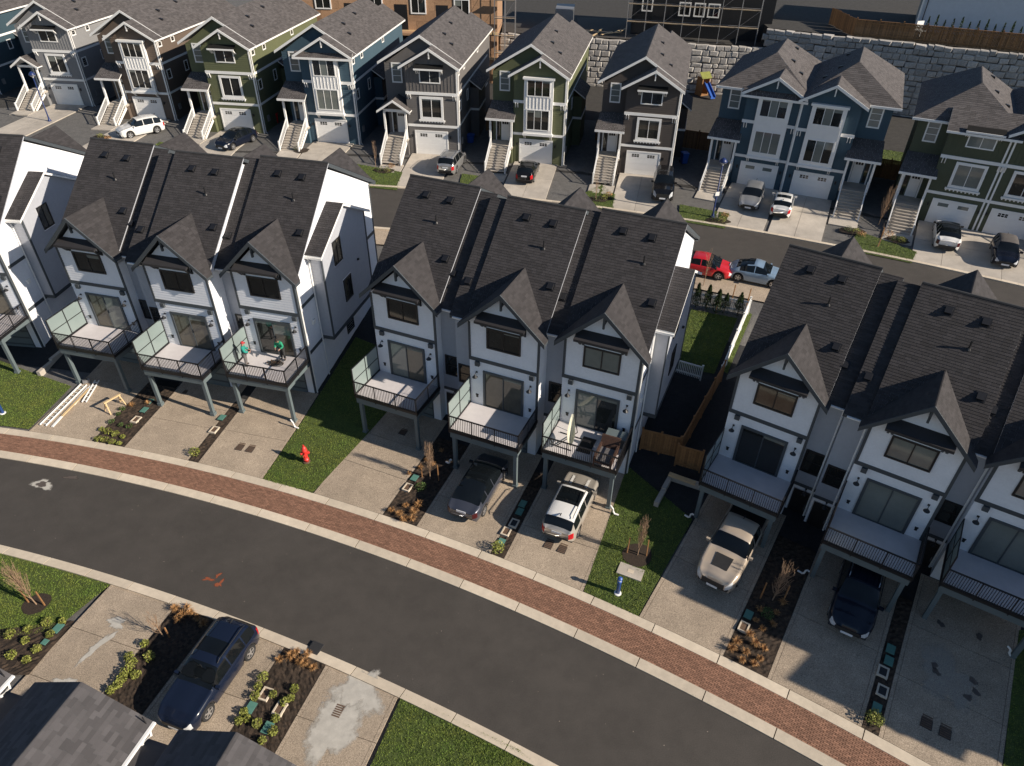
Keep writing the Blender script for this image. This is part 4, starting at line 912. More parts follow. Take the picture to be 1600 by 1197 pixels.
# drain spouts at the deck posts
for i, (P, rz, l) in enumerate((((-13.26,32.04), .0, 'at the deck post beside the hydrant lawn'), ((5.42,25.36), 0, 'at the deck post by the white car'), ((9.46,24.89), 2.6, 'at the deck post by the pickup'), ((14.35,21.44), 2.6, 'at the deck post by the dark blue car'), ((-3.46,28.92), 2.8, 'at the deck post by the dark grey car'), ((21.87,17.30), .0, 'at the last deck post on the right'))):
    z = T(*P); t = thing('drain_spout', 'white drain spout ' + l, 'pipe', (P[0], P[1], z), rz, 'white drain spouts')
    mb = MB(); mb.tube([(-.12, .1, .55), (-.05, .02, .5), (.02, 0, .4), (.05, 0, .18)], .045, 8); mb.build('elbow', M['wtrim'], t)
    mb = MB(); mb.tube([(.05, 0, .2), (.12, -.05, .08), (.34, -.12, .05)], .05, 8); mb.build('outlet', M['wtrim'], t)

# ------------------------------------------------------------------ houses along the upper street
def wallmat(n, c): M[n] = mat(n, c, .75, .06, 3.0, fine=.05, big=.05); return n
wallmat('olive', (0.105, 0.115, 0.058)); wallmat('teal', (0.043, 0.083, 0.115)); wallmat('taupe', (0.135, 0.125, 0.120)); wallmat('brown', (0.070, 0.058, 0.052)); wallmat('umber', (0.115, 0.085, 0.066)); wallmat('greyish', (0.22, 0.22, 0.225)); wallmat('navy', (0.030, 0.060, 0.080)); wallmat('drygreen', (0.075, 0.085, 0.050))
def upper_house(P, deg, label, col, style='two', porch='shed', hip=False, gable=True, mirror=1, x1=4.3, box='lap', s=1.0, D=17.0, glassm=('glass', 'glass'), seed=0, z0=3.85, pent=False, lights='glass', bump=True, drive=True):
    t = thing('street_house', label, 'house', (P[0], P[1], z0), -R(deg), 'narrow houses along the upper street', s)
    t.scale = (s * mirror, s, s)
    m = M[col]; x0 = -.75; xl = -3.15; yb = 1.5; EV = 8.35; xr, zr = .6, 10.85; bx, bz = (x0 + x1) / 2, 10.05
    if hip: bz = 9.9; xr = .5
    ml = (zr - EV) / (xr + 3.7); mr = (zr - EV) / (x1 + .35 - xr)
    # shell
    mb = MB(); mb.box(x0, x1, 0, yb + .1, -.2, EV - .05)
    if gable: mb.slab([(x0, 0, EV - .1), (x1, 0, EV - .1), (bx, 0, bz - .25)], (0, 1.6, 0))
    mb.build('front_wall', m, t)
    mb = MB(); mb.box(xl, x1 - .003, yb, D, -.2, EV - .12)
    if not hip: mb.slab([(xl, yb, EV - .2), (x1 - .003, yb, EV - .2), (xr, yb, zr - .25)], (0, D - yb, 0))
    mb.build('main_wall', m, t)
    f = PLN('F', 0); fb = PLN('F', yb); fr = PLN('R', x1)
    bay = style == 'bay'
    holes = [(-.1, 3.3, -1, 2.5)]
    if bay: holes.append((.2, 3.2, 2.9, 8.3))
    else: holes += [(.45, 2.95, 3.3, 5.9), (.55, 2.75, 6.85, 8.25)]
    low = [(x0, 0), (x1, 0), (x1, 5.8), (x0, 5.8)]; top = [(x0, 6.1), (x1, 6.1), (x1, EV - .15)] + ([(bx, bz - .3)] if gable else []) + [(x0, EV - .15)]
    siding(t, f, low, holes, m, .2, 'siding', seed)
    (battens if box == 'batten' else siding)(t, f, top, holes, m, .34 if box == 'batten' else .2)
    siding(t, fb, [(xl, 1.6), (x0, 1.6), (x0, EV - .15), (xl, EV - .15)], [(-2.75, -1.35, 1.5, 3.9), (-2.5, -1.4, 6.4, 8.3)], m, .2, 'siding', seed + 1)
    siding(t, fr, [(0, 0), (D, 0), (D, EV - .2), (0, EV - .2)], [], m, .2, 'siding', seed + 2)
    # white trim: belts, corner boards
    mb = MB(); obox(mb, f, x0 - .03, x1 + .05, 2.78, 3.02, -.02, .06); mb.build('belt_board', M['wtrim'], t)
    mb = MB(); obox(mb, f, x0 - .03, x1 + .05, 5.82, 6.08, -.02, .08); mb.build('belt_board', M['wtrim'], t)
    for z in (2.78, 5.82):
        mb = MB(); obox(mb, fr, .05, D, z, z + .22, -.02, .05); mb.build('belt_board', M['wtrim'], t)
    mb = MB(); obox(mb, f, x1 - .09, x1 + .05, 0, EV - .1, -.02, .05); mb.build('corner_board', M['wtrim'], t)
    # garage door
    mb = MB(); obox(mb, f, 0, 3.1, 0, 2.3, .0, .05); gd = mb.build('garage_door', M['wtrim'], t)
    mb = MB(); obox(mb, f, -.13, 0, 0, 2.43, -.02, .09); obox(mb, f, 3.1, 3.23, 0, 2.43, -.02, .09); obox(mb, f, 0, 3.1, 2.3, 2.43, -.02, .09); mb.build('door_casing', M['wtrim'], gd)
    for k in range(4):
        mb = MB(); obox(mb, f, .06, 3.04, .04 + k * .565, .55 + k * .565, .05, .065); mb.build('door_panel', M['wtrim'], gd)
    for u in (.42, 1.95):
        mb = MB()
        if lights == 'glass':
            for i in range(3):
                for j in range(2): obox(mb, f, u + i * .25, u + i * .25 + .2, 1.84 + j * .16, 1.84 + j * .16 + .13, .06, .07)
        else: obox(mb, f, u - .05, u + .75, 1.82, 2.12, .06, .07)
        mb.build('door_light', M['glass' if lights == 'glass' else 'glassb'], gd)
    for u in (-.38, 3.48):
        mb = MB(); obox(mb, f, u - .06, u + .06, 1.75, 2.0, 0, .14); mb.build('wall_light', M['black'], t)
    # windows
    if bay:
        mb = MB(); a, b = .3, 3.1; obox(mb, f, a, b, 3.0, 8.2, 0, .34); bo = mb.build('bay', M['wtrim'], t); k = PLN('F', -.34)
        mb = MB(); obox(mb, k, a - .08, b + .08, 2.88, 3.1, -.34, .1); obox(mb, k, a - .12, b + .12, 8.1, 8.28, -.34, .14); mb.build('bay_ledge', M['wtrim'], bo)
        mb = MB()
        for i in range(8): u = a + .2 + i * (b - a - .4) / 7; obox(mb, k, u - .03, u + .03, 5.45, 6.5, 0, .03)
        mb.build('bay_battens', M['wtrim'], bo, kind='stuff')
        window(t, k, a + .35, b - .35, 3.5, 5.3, 'wtrim', [glassm[0], glassm[1], glassm[0]], 3, .05, .09); window(t, k, a + .35, b - .35, 6.65, 8.0, 'wtrim', ['glass', glassm[1], 'glass'], 3, .05, .09)
        for u in (a + .1, b - .1):
            for du in (-.05, .08):
                mb = MB(); mb.bar((u + du, -.36, 2.9), (u + du, 0, 2.5), .06, .08); mb.build('bay_bracket', M['wtrim'], bo)
    else:
        window(t, f, .75, 2.65, 3.75, 5.45, 'wtrim', [glassm[0], glassm[1]], 2, .09, .22); window(t, f, .75, 2.6, 7.0, 8.1, 'wtrim', [glassm[1], glassm[0]], 2, .07, .1)
        mb = MB(); obox(mb, f, .4, 3.0, 3.36, 3.5, 0, .18); mb.build('window_ledge', M['wtrim'], t)
        mb = MB()
        for i in range(9): u = .52 + i * .295; obox(mb, f, u - .05, u + .05, 3.24, 3.37, 0, .12)
        mb.build('ledge_blocks', M['wtrim'], t, kind='stuff')
        mb = MB(); mb.slab([(.3, -.6, 8.28), (3.05, -.6, 8.28), (3.05, -.03, 8.6), (.3, -.03, 8.6)], (0, 0, -.06)); aw = mb.build('window_hood', M['shingle_up'], t)
        mb = MB(); mb.box(.28, 3.07, -.66, -.59, 8.16, 8.30); mb.build('hood_edge', M['wtrim'], aw)
        for u in (.42, .58, 2.78, 2.94): mb = MB(); mb.bar((u, -.55, 8.2), (u, -.02, 7.75), .07, .09); mb.build('bracket', M['wtrim'], aw)
    for u in (x0 + .2, x0 + .42, x1 - .42, x1 - .2): mb = MB(); mb.bar((u, -.22, 5.85), (u, 0, 5.4), .07, .1); mb.build('belt_bracket', M['wtrim'], t)
    window(t, fb, -2.35, -1.55, 6.55, 8.15, 'wtrim', ['glassb'], 1, .06, .12, rows=3)
    for i, y in enumerate((.55, 3.2, 10.6)): window(t, fr, y, y + .55, 7.6, 8.0, 'wtrim', ['glass'], 1, .05, .1)
    window(t, fr, .8, 1.45, 4.3, 5.1, 'wtrim', ['glass'], 1, .05, .1); window(t, fr, 4.6, 5.2, 4.3, 5.2, 'wtrim', ['glass'], 1, .05, .1)
    mb = MB(); obox(mb, fr, 1.2, 1.6, .9, 1.5, 0, .16); mb.build('meter', M['steel'], t)
    mb = MB(); mb.tube([(x1 + .1, .15, EV - .2), (x1 + .1, .15, .1), (x1 + .3, .0, .05)], .05, 6); mb.build('downspout', M['wtrim'], t)
    # entry: porch, stairs
    mb = MB(); obox(mb, fb, -2.3, -1.45, 1.65, 3.7, 0, .05); dr = mb.build('entry_door', M['wtrim'], t)
    mb = MB(); obox(mb, fb, -2.72, -2.42, 1.75, 3.6, 0, .04); mb.build('sidelight', M['glass'], dr)
    mb = MB()
    for i in range(3): obox(mb, fb, -2.18 + i * .22, -2.0 + i * .22, 3.25, 3.5, .05, .06)
    mb.build('door_light', M['glass'], dr)
    mb = MB(); obox(mb, fb, -2.84, -2.74, 1.62, 3.84, 0, .08); obox(mb, fb, -1.43, -1.3, 1.62, 3.84, 0, .08); obox(mb, fb, -2.74, -1.43, 3.72, 3.84, 0, .08); mb.build('door_casing', M['wtrim'], dr)
    mb = MB(); mb.box(xl + .05, x0 - .03, -.55, yb, 1.42, 1.62); mb.build('porch_floor', M['concrete'], t, tone=True)
    mb = MB(); mb.box(xl + .1, x0 - .05, -.45, yb, -.2, 1.42); mb.build('porch_base', m, t)
    n = 9; sa, sb = xl + .25, x0 - .2
    for k in range(n):
        y = -.55 - (k + .5) * .29; z = 1.6 - (k + 1) * 1.55 / (n + .3); mb = MB(); mb.box(sa, sb, y - .16, y + .15, z - .05, z); mb.box(sa, sb, y + .1, y + .145, z, z + .12, .8); mb.build('step', M['concrete'], t, tone=True)
    for x in (sa - .02, sb + .02):
        mb = MB(); mb.slab([(x - .03, -.55, 1.4), (x - .03, -.55 - n * .29, -.1), (x - .03, -.55 - n * .29 + .3, -.15), (x - .03, -.4, 1.15)], (.06, 0, 0))
        mb.bar((x, -.55, 2.45), (x, -.55 - n * .29, .85), .07, .08); mb.bar((x, -.55, 1.72), (x, -.55 - n * .29, .15), .05, .05)
        mb.box(x - .06, x + .06, -.65 - n * .29, -.52 - n * .29, -.1, 1.0); mb.box(x - .06, x + .06, -.62, -.5, 1.4, 2.55); hr = mb.build('stair_rail', M['wtrim'], t)
        mb = MB()
        for k in range(1, 18): y = -.55 - k * n * .29 / 18; z = 1.72 - k * 1.57 / 18; mb.box(x - .015, x + .015, y - .015, y + .015, z, z + .72)
        mb.build('balusters', M['wtrim'], hr, kind='stuff')
    for x in (xl + .15, x0 - .12): mb = MB(); mb.box(x - .09, x + .09, -.5, -.32, 1.6, 4.35); mb.build('porch_post', M['wtrim'], t)
    if porch == 'gable':
        px = (xl + x0) / 2
        for q in (-1, 1): roof_plane(t, [(px + q * 1.65, -.9, 4.35), (px + q * 1.65, yb, 4.35), (px, yb, 5.4), (px, -.9, 5.4)], 'shingle_up', .1, 'porch_roof', e=.18, w=.4, seed=seed + 20, fascia='wtrim')
        for q in (-1, 1): mb = MB(); mb.slab([(px + q * 1.68, -.93, 4.36), (px, -.93, 5.42), (px, -.93, 5.2), (px + q * 1.68, -.93, 4.14)], (0, .06, 0)); mb.build('porch_barge', M['wtrim'], t)
        mb = MB(); mb.box(xl + .05, x0, -.5, -.32, 4.2, 4.42); mb.build('porch_beam', M['wtrim'], t)
    else:
        roof_plane(t, [(xl - .25, -.85, 4.4), (x0 + .25, -.85, 4.4), (x0 + .05, yb, 5.5), (xl - .1, yb, 5.5)], 'shingle_up', .1, 'porch_roof', e=.18, w=.4, seed=seed + 20, fascia='wtrim')
        mb = MB(); mb.box(xl - .25, x0 + .25, -.92, -.84, 4.22, 4.42); mb.build('porch_gutter', M['wtrim'], t)
    # roofs
    kw = dict(e=.2, w=.42, fascia='wtrim')
    ev, L0 = EV, yb - .4
    if not hip:
        roof_plane(t, [(x1 + .35, L0, ev), (x1 + .35, D + .4, ev), (xr, D + .4, zr), (xr, L0, zr)], 'shingle_up', .16, 'roof', seed=seed + 21, **kw)
        roof_plane(t, [(-3.7, L0, ev), (-3.7, D + .4, ev), (xr, D + .4, zr), (xr, L0, zr)], 'shingle_up', .16, 'roof', seed=seed + 22, **kw)
        for a, b in (((-3.72, ev), (xr, zr)), ((x1 + .37, ev), (xr, zr))):
            mb = MB(); mb.slab([(a[0], L0 - .03, a[1] + .02), (b[0], L0 - .03, b[1] + .02), (b[0], L0 - .03, b[1] - .22), (a[0], L0 - .03, a[1] - .22)], (0, .06, 0)); mb.build('bargeboard', M['wtrim'], t)
        # rear gable projecting at the back
        roof_plane(t, [(x1 + .35, D + .4, ev), (x1 + .35, D + 2.2, ev), (2.1, D + 2.2, zr - mr * 1.5), (2.1, D + .4, zr - mr * 1.5)], 'shingle_up', .16, 'rear_roof', seed=seed + 23, **kw)
        roof_plane(t, [(.4, D + .4, ev + .3), (.4, D + 2.2, ev + .3), (2.1, D + 2.2, zr - mr * 1.5), (2.1, D - .4, zr - mr * 1.5)], 'shingle_up', .16, 'rear_roof', seed=seed + 24, **kw)
        mb = MB(); mb.box(.6, x1, D, D + 1.8, -.2, ev - .1); mb.build('rear_wall', m, t)
    else:
        hy = L0 + (zr - ev) / .75
        roof_plane(t, [(x1 + .35, L0, ev), (x1 + .35, D, ev), (xr, D - 3, zr), (xr, hy, zr)], 'shingle_up', .16, 'roof', seed=seed + 21, **kw)
        roof_plane(t, [(-3.7, L0, ev), (-3.7, D, ev), (xr, D - 3, zr), (xr, hy, zr)], 'shingle_up', .16, 'roof', seed=seed + 22, **kw)
        roof_plane(t, [(-3.7, L0, ev), (x1 + .35, L0, ev), (xr, hy, zr)], 'shingle_up', .16, 'hip_roof', seed=seed + 23, **kw)
        mb = MB(); mb.box(-3.75, x0, L0 - .09, L0 - .01, ev - .2, ev - .02); mb.build('gutter', M['wtrim'], t)
    if gable:
        yk = L0 + (1.6 if not hip else 3.2)
        for a in (x0 - .5, x1 + .35):
            br = ev if not hip else ev + .02
            roof_plane(t, [(a, -.45, br), (a, yk if a < 0 or hip else L0 + .02, br), (bx, yk if a < 0 or hip else L0 + .02, bz), (bx, -.45, bz)], 'shingle_up', .14, 'gable_roof', seed=seed + 25, **kw)
            mb = MB(); mb.slab([(a, -.5, br + .02), (bx, -.5, bz + .02), (bx, -.5, bz - .22), (a, -.5, br - .22)], (0, .06, 0)); mb.build('bargeboard', M['wtrim'], t)
        mb = MB(); mb.box(bx - .05, bx + .05, -.45, 0, bz - .75, bz - .65); mb.box(bx - .05, bx + .05, -.45, -.35, bz - .9, bz - .3); mb.build('gable_bracket', M['wtrim'], t)
        if pent:
            roof_plane(t, [(x0 - .5, -.5, ev - .1), (x1 + .4, -.5, ev - .1), (x1 + .3, .1, ev + .32), (x0 - .4, .1, ev + .32)], 'shingle_up', .1, 'pent_roof', seed=seed + 26, **kw)
            mb = MB(); mb.box(x0 - .5, x1 + .4, -.58, -.49, ev - .28, ev - .1); mb.build('gutter', M['wtrim'], t)
    else:
        roof_plane(t, [(x0 - .3, -.5, ev - .25), (x1 + .35, -.5, ev - .25), (x1 + .35, 2.2, ev + 1.0), (x0 - .3, 2.2, ev + 1.0)], 'shingle_up', .14, 'front_roof', seed=seed + 26, **kw)
        mb = MB(); mb.box(x0 - .3, x1 + .35, -.58, -.49, ev - .42, ev - .25); mb.build('gutter', M['wtrim'], t)
    if bump:
        mb = MB(); mb.box(x1, x1 + .9, 6.5, 10.5, -.2, 5.0); mb.build('side_bay', m, t)
        roof_plane(t, [(x1 + 1.25, 6.1, 5.0), (x1 + 1.25, 10.9, 5.0), (x1 + .02, 10.9, 5.85), (x1 + .02, 6.1, 5.85)], 'shingle_up', .12, 'side_bay_roof', seed=seed + 27, **kw)
        mb = MB(); mb.box(x1, x1 + .95, 6.45, 10.5, 2.75, 2.97); mb.build('belt_board', M['wtrim'], t)
    for x, y in ((1.9, 6.0), (2.9, 4.6), (1.6, 10.5)):
        roof_vent_x(t, x, y, zr - (x - xr) * mr, mr)
    if drive:
        F = Frame(P, deg); g_ = struct('driveway'); cyf = lambda x: up_curb(F, x)
        xs = (-.55, 3.75) if mirror > 0 else (-3.75, .55)
        for a, b in ((cyf, -3.4), (-3.4, -.08)):
            A = (lambda x, a=a: a(x) if callable(a) else a + .012)
            mb = MB(); drape(mb, F, xs[0] + .01, (xs[0] + xs[1]) / 2 - .012, A, b - .012, .05, 3, 6, random.uniform(.92, 1.08), None, .1); mb.build('slab', M['concrete'], g_, tone=True)
            mb = MB(); drape(mb, F, (xs[0] + xs[1]) / 2 + .012, xs[1] - .01, A, b - .012, .05, 3, 6, random.uniform(.92, 1.08), None, .1); mb.build('slab', M['concrete'], g_, tone=True)
        g_ = struct('path'); xs = (-3.0, -.7) if mirror > 0 else (.7, 3.0)
        mb = MB(); drape(mb, F, xs[0], xs[1], -4.6, -2.9, .05, 2, 3, 1, None, .1); mb.build('slab', M['concrete'], g_, tone=True)
    return t
def up_curb(F, x):
    lo, hi = -25.0, 5.0
    for _ in range(40):
        m_ = (lo + hi) / 2; p = F.w(x, m_)
        if math.hypot(p[0] + 29.02, p[1] + 65.51) > 129.81 + .36: hi = m_
        else: lo = m_
    return hi
def roof_vent_x(parent, x, y, z, mr):
    mb = MB(); s = .17; q = lambda u, v, h: (x + u, y + v, z - u * mr + h)
    mb.hexa([q(-s, -s, 0), q(s, -s, 0), q(s, s, 0), q(-s, s, 0), q(-s, -s, .08), q(s, -s, .2), q(s, s, .2), q(-s, s, .08)]); return mb.build('roof_vent', M['black'], parent)

upper_house((-42.66,80.84), 7, 'dark brown narrow house with tall white bay, silver-white car outside', 'umber', 'bay', 'shed', seed=1000)
upper_house((-31.51,76.83), 7.5, 'olive green narrow house with white framed window over the garage, at upper left', 'olive', 'two', 'shed', box='lap', seed=1100, s=1.02)
upper_house((-20.64,73.70), 7.5, 'teal blue single house with tall white bay and no car outside', 'teal', 'bay', 'shed', pent=True, seed=1200, s=1.02, glassm=('glassb', 'glassb'))
upper_house((-9.91,70.55), 7.5, 'grey narrow house with gabled porch over the white stairs', 'taupe', 'two', 'gable', box='batten', seed=1300)
upper_house((0.51,68.58), 11, 'olive green narrow house with tall white bay, black car outside', 'olive', 'bay', 'shed', seed=1400, s=.98)
upper_house((10.67,65.85), 13, 'dark brown narrow house beside the dark off-road car', 'brown', 'two', 'shed', seed=1500, s=.95)
upper_house((20.94,63.67), 24.5, 'left half of the blue twin house, behind the blue street lamp', 'teal', 'bay', 'shed', True, True, 1, 3.95, seed=1600, z0=3.65, s=1.0, D=14, pent=True, glassm=('glassb', 'glassb'), lights='plain', bump=False)
upper_house((27.97,60.15), 24.5, 'right half of the blue twin house, stairs on its right', 'teal', 'bay', 'shed', True, True, -1, 3.95, seed=1700, z0=3.65, s=1.0, D=14, glassm=('glass', 'glassb'), bump=False)
upper_house((34.91,55.70), 27.5, 'left half of the green twin house behind the white electric car', 'drygreen', 'two', 'shed', True, False, 1, 3.95, seed=1800, z0=3.65, s=.97, D=14, glassm=('glassb', 'glassb'), box='batten', lights='plain', bump=False)
upper_house((41.40,52.31), 27.5, 'right half of the green twin house at the right edge', 'drygreen', 'two', 'shed', True, True, -1, 3.95, seed=1900, z0=3.65, s=.97, D=14, box='batten', bump=False)
upper_house((-54.43,85.72), 6, 'grey narrow house with gabled porch near the top left corner', 'greyish', 'two', 'gable', box='batten', seed=2000)
upper_house((-68.10,89.99), 5, 'dark blue house at the top left edge, mostly out of view', 'navy', 'two', 'shed', seed=2100, drive=False)

# ------------------------------------------------------------------ retaining walls, terraces, fence above
def wline(a, b, s): return (a[0] + (b[0] - a[0]) * s, a[1] + (b[1] - a[1]) * s)
stone_me = []
for k in range(7):
    rr = random.Random(50 + k); j = lambda a: a + rr.uniform(-.05, .05)
    v = []
    for z in (0, 1):
        for x in (0, 1): v.append((j(x * .98 - .49), .5, j(z * .98 - .49)))
    for z in (0, 1):
        for x in (0, 1): v.append((j(x * .96 - .48), -.25, j(z * .94 - .47)))
    for z in (0, 1):
        for x in (0, 1): v.append((j(x * .72 - .36), -.5 + rr.uniform(-.15, .1), j(z * .68 - .34)))
    q = lambda a, b, c, d: (a, b, c, d)
    f = [(0, 1, 5, 4), (1, 3, 7, 5), (3, 2, 6, 7), (2, 0, 4, 6), (4, 5, 9, 8), (5, 7, 11, 9), (7, 6, 10, 11), (6, 4, 8, 10), (8, 9, 11, 10)]
    me = bpy.data.meshes.new('stone'); me.from_pydata(v, [], f); me.materials.append(M['stone'])
    at = me.attributes.new('tone', 'FLOAT', 'FACE'); at.data.foreach_set('value', [rr.choice((.78, .88, .97, 1.06, 1.16))] * 9); stone_me.append(me)
def stone_wall(name, label, a, b, zb, zt, rows_obj, sw=.95, sh=.62, seed=0, smax=300):
    t = thing(name, label, 'wall'); L_ = math.hypot(b[0] - a[0], b[1] - a[1]); ux, uy = (b[0] - a[0]) / L_, (b[1] - a[1]) / L_; ang = math.atan2(uy, ux); rr = random.Random(seed)
    nx, ny = -uy, ux
    if ny < 0: nx, ny = -nx, -ny
    mb = MB(); A = (a[0] + nx * .0, a[1] + ny * .0); B = (b[0] + nx * .0, b[1] + ny * .0)
    mb.hexa([(*A, zb), (*B, zb), (B[0] + nx * 1.2, B[1] + ny * 1.2, zb), (A[0] + nx * 1.2, A[1] + ny * 1.2, zb), (*A, zt - .1), (*B, zt - .1), (B[0] + nx * 1.2, B[1] + ny * 1.2, zt - .1), (A[0] + nx * 1.2, A[1] + ny * 1.2, zt - .1)])
    mb.build('core', M['wallcore'], t)
    z = zt; row = 0; cnt = 0; rest = MB()
    while z > zb:
        h = sh * rr.uniform(.8, 1.25); u = -rr.uniform(0, sw)
        while u < L_:
            w_ = sw * rr.uniform(.6, 1.5); dz = rr.uniform(-.05, .05)
            c = (a[0] + ux * (u + w_ / 2), a[1] + uy * (u + w_ / 2), z - h / 2 + dz)
            if row < rows_obj and cnt < smax:
                o = link('stone', stone_me[rr.randrange(7)], t); o.location = c; o.rotation_euler = (rr.uniform(-.05, .05), rr.uniform(-.06, .06), ang); o.scale = (w_ * 1.03, .45, h * 1.03); cnt += 1
            else:
                me = stone_me[rr.randrange(7)]; n = len(rest.v); ca, sa = math.cos(ang), math.sin(ang); tt = rr.choice((.78, .88, .97, 1.06, 1.16))
                for v in me.vertices: x, y, zz = v.co.x * w_ * 1.03, v.co.y * .45, v.co.z * h * 1.03; rest.v.append((c[0] + x * ca - y * sa, c[1] + x * sa + y * ca, c[2] + zz))
                for p in me.polygons: rest.f.append(tuple(n + i for i in p.vertices)); rest.t.append(tt)
            u += w_
        z -= h; row += 1
    if rest.f: rest.build('lower_stones', M['stone'], t, kind='stuff', tone=True)
    return t
WR0, WR1 = (30.8, 93.4), (66.0, 76.6)
stone_wall('stone_retaining_wall', 'high grey stone retaining wall behind the twin houses', WR0, WR1, 3.8, 11.7, 8, seed=3)
stone_wall('stone_retaining_wall', 'sunlit stone retaining wall showing between the narrow houses', (-2.0, 100.0), WR0, 3.8, 9.6, 9, 1.0, .66, seed=4)
mb = MB(); mb.slab([(*WR0, 11.6), (*WR1, 11.6), (120, 60, 11.6), (140, 200, 11.6), (36, 200, 11.6)], (0, 0, -8)); o = mb.build('terrace', M['yard'], None, kind='structure')
mb = MB(); mb.slab([(-2.0, 100.3, 9.5), (30.8, 93.7, 9.5), (35.8, 200, 9.5), (-2, 200, 9.5)], (0, 0, -6)); mb.build('building_site', M['yard'], None, kind='structure')
# cedar fence on the wall
t = thing('cedar_fence', 'brown cedar fence with posts along the top of the stone wall', 'fence')
fa, fb_ = wline(WR0, WR1, .235), WR1; L_ = math.hypot(fb_[0] - fa[0], fb_[1] - fa[1]); ang = math.atan2(fb_[1] - fa[1], fb_[0] - fa[0]); off_ = (.5, 1.05)
npan = 12; rr = random.Random(5)
for k in range(npan + 1):
    p = wline(fa, fb_, k / npan); mb = MB(); mb.box(-.07, .07, -.07, .07, 0, 2.05); o = mb.build('fence_post', M['wood'], t, tone=True, loc=(p[0] + off_[0], p[1] + off_[1], 11.55), rz=ang)
    if k < npan:
        mb = MB(); w_ = L_ / npan; n = 16
        for i in range(n): x = .08 + i * (w_ - .16) / n; mb.box(x, x + (w_ - .16) / n - .012, .02 * (i % 2), .02 * (i % 2) + .022, .08, 1.82, rr.uniform(.6, 1.15))
        mb.box(.07, w_ - .07, -.04, .0, .3, .4); mb.box(.07, w_ - .07, -.04, .0, 1.5, 1.6); mb.box(.07, w_ - .07, -.05, .07, 1.82, 1.87)
        mb.build('fence_panel', M['wood'], t, tone=True, loc=(p[0] + off_[0], p[1] + off_[1], 11.55), rz=ang)
t2 = thing('cedar_fence', 'short cedar fence running back from the top of the stone wall', 'fence')
for k in range(3):
    mb = MB(); n = 16
    for i in range(n): y = .08 + i * 2.3 / n; mb.box(0, .022, y, y + 2.3 / n - .012, .08, 1.9, rr.uniform(.6, 1.15))
    mb.build('fence_panel', M['wood'], t2, tone=True, loc=(fa[0] + .5, fa[1] + 1.1 + k * 2.4, 11.55), rz=.15)

def conifer(name, label, group, P, z, h, r, seed, m='cypress', n=700):
    rr = random.Random(seed); t = thing(name, label, 'tree', (P[0], P[1], z), rr.uniform(0, 6), group)
    mb = MB(); mb.tube([(0, 0, 0), (0, 0, h * .5)], .035, 6); mb.build('trunk', M['bark'], t)
    mb = MB()
    for k in range(n):
        s = rr.random() ** .8; q = r * (1 - s) ** .75 * rr.uniform(.55, 1.08) * (1 + .15 * math.sin(s * 17 + seed)); a = rr.uniform(0, 6.28); zz = h * (.06 + .94 * s)
        c = Vector((math.cos(a) * q, math.sin(a) * q, zz)); d = Vector((math.cos(a + rr.uniform(-.6, .6)) * .5, math.sin(a + rr.uniform(-.6, .6)) * .5, 1)).normalized() * h * .05; e_ = Vector((-math.sin(a), math.cos(a), rr.uniform(-.4, .4))) * h * .022
        mb.face([tuple(c - e_), tuple(c + e_), tuple(c + d * 1.4)], rr.uniform(.45, 1.6))
    mb.build('crown', M[m], t, tone=True); return t
for i, x in enumerate((1362, 1377, 1391, 1404, 1419, 1432, 1446, 1461, 1475, 1488, 1503, 1518)):
    s = .33 + .018 * 2.45 * i; p = wline(WR0, WR1, .42 + i * .0215); conifer('small_cypress', 'small dark green cypress behind the cedar fence, ' + (ORD[i] if i < 11 else 'rightmost'), 'cypresses behind the cedar fence', (p[0] + 1.3, p[1] + 2.3), 11.6, 2.45 + .25 * math.sin(i * 2.1), .3, 40 + i, n=160)

# pale building above the wall
p = wline(WR0, WR1, .40); t = thing('pale_building', 'pale blue-grey sided building behind the cedar fence at the top edge', 'building', (p[0] + 3.6, p[1] + 7.6, 11.5), ang)
mb = MB(); mb.box(0, 17, 0, 12, 0, 9); mb.build('wall', M['greyish'], t)
M['paleblue'] = mat('pale_blue_siding', (0.56, 0.60, 0.66), .7, .05, 2); siding(t, PLN('F', 0), [(0, 0), (17, 0), (17, 9), (0, 9)], [], M['paleblue'], .2); siding(t, PLN('R', 17), [(0, 0), (12, 0), (12, 9), (0, 9)], [], M['paleblue'], .2)
mb = MB(); mb.box(-.1, .1, -.12, 0, 0, 9); mb.box(16.9, 17.1, -.12, 0, 0, 9); mb.build('corner_board', M['wtrim'], t, kind='stuff')
mb = MB(); mb.tube([(.5, -.1, 0), (.5, -.1, 9)], .05, 6); mb.build('downspout', M['black'], t)
P = wline(WR0, WR1, .40); t = thing('white_chair', 'white garden chair behind the cedar fence', 'chair', (P[0] + 2.3, P[1] + 3.6, 11.6), .3, scale=1.7)
mb = MB(); mb.box(-.28, .28, -.25, .25, .4, .46); mb.build('seat', M['vinyl'], t); mb = MB(); mb.box(-.28, .28, .2, .26, .46, 1.0); mb.build('backrest', M['vinyl'], t)
for x in (-.25, .25):
    for y in (-.22, .22): mb = MB(); mb.box(x - .03, x + .03, y - .03, y + .03, 0, .4); mb.build('leg', M['vinyl'], t)

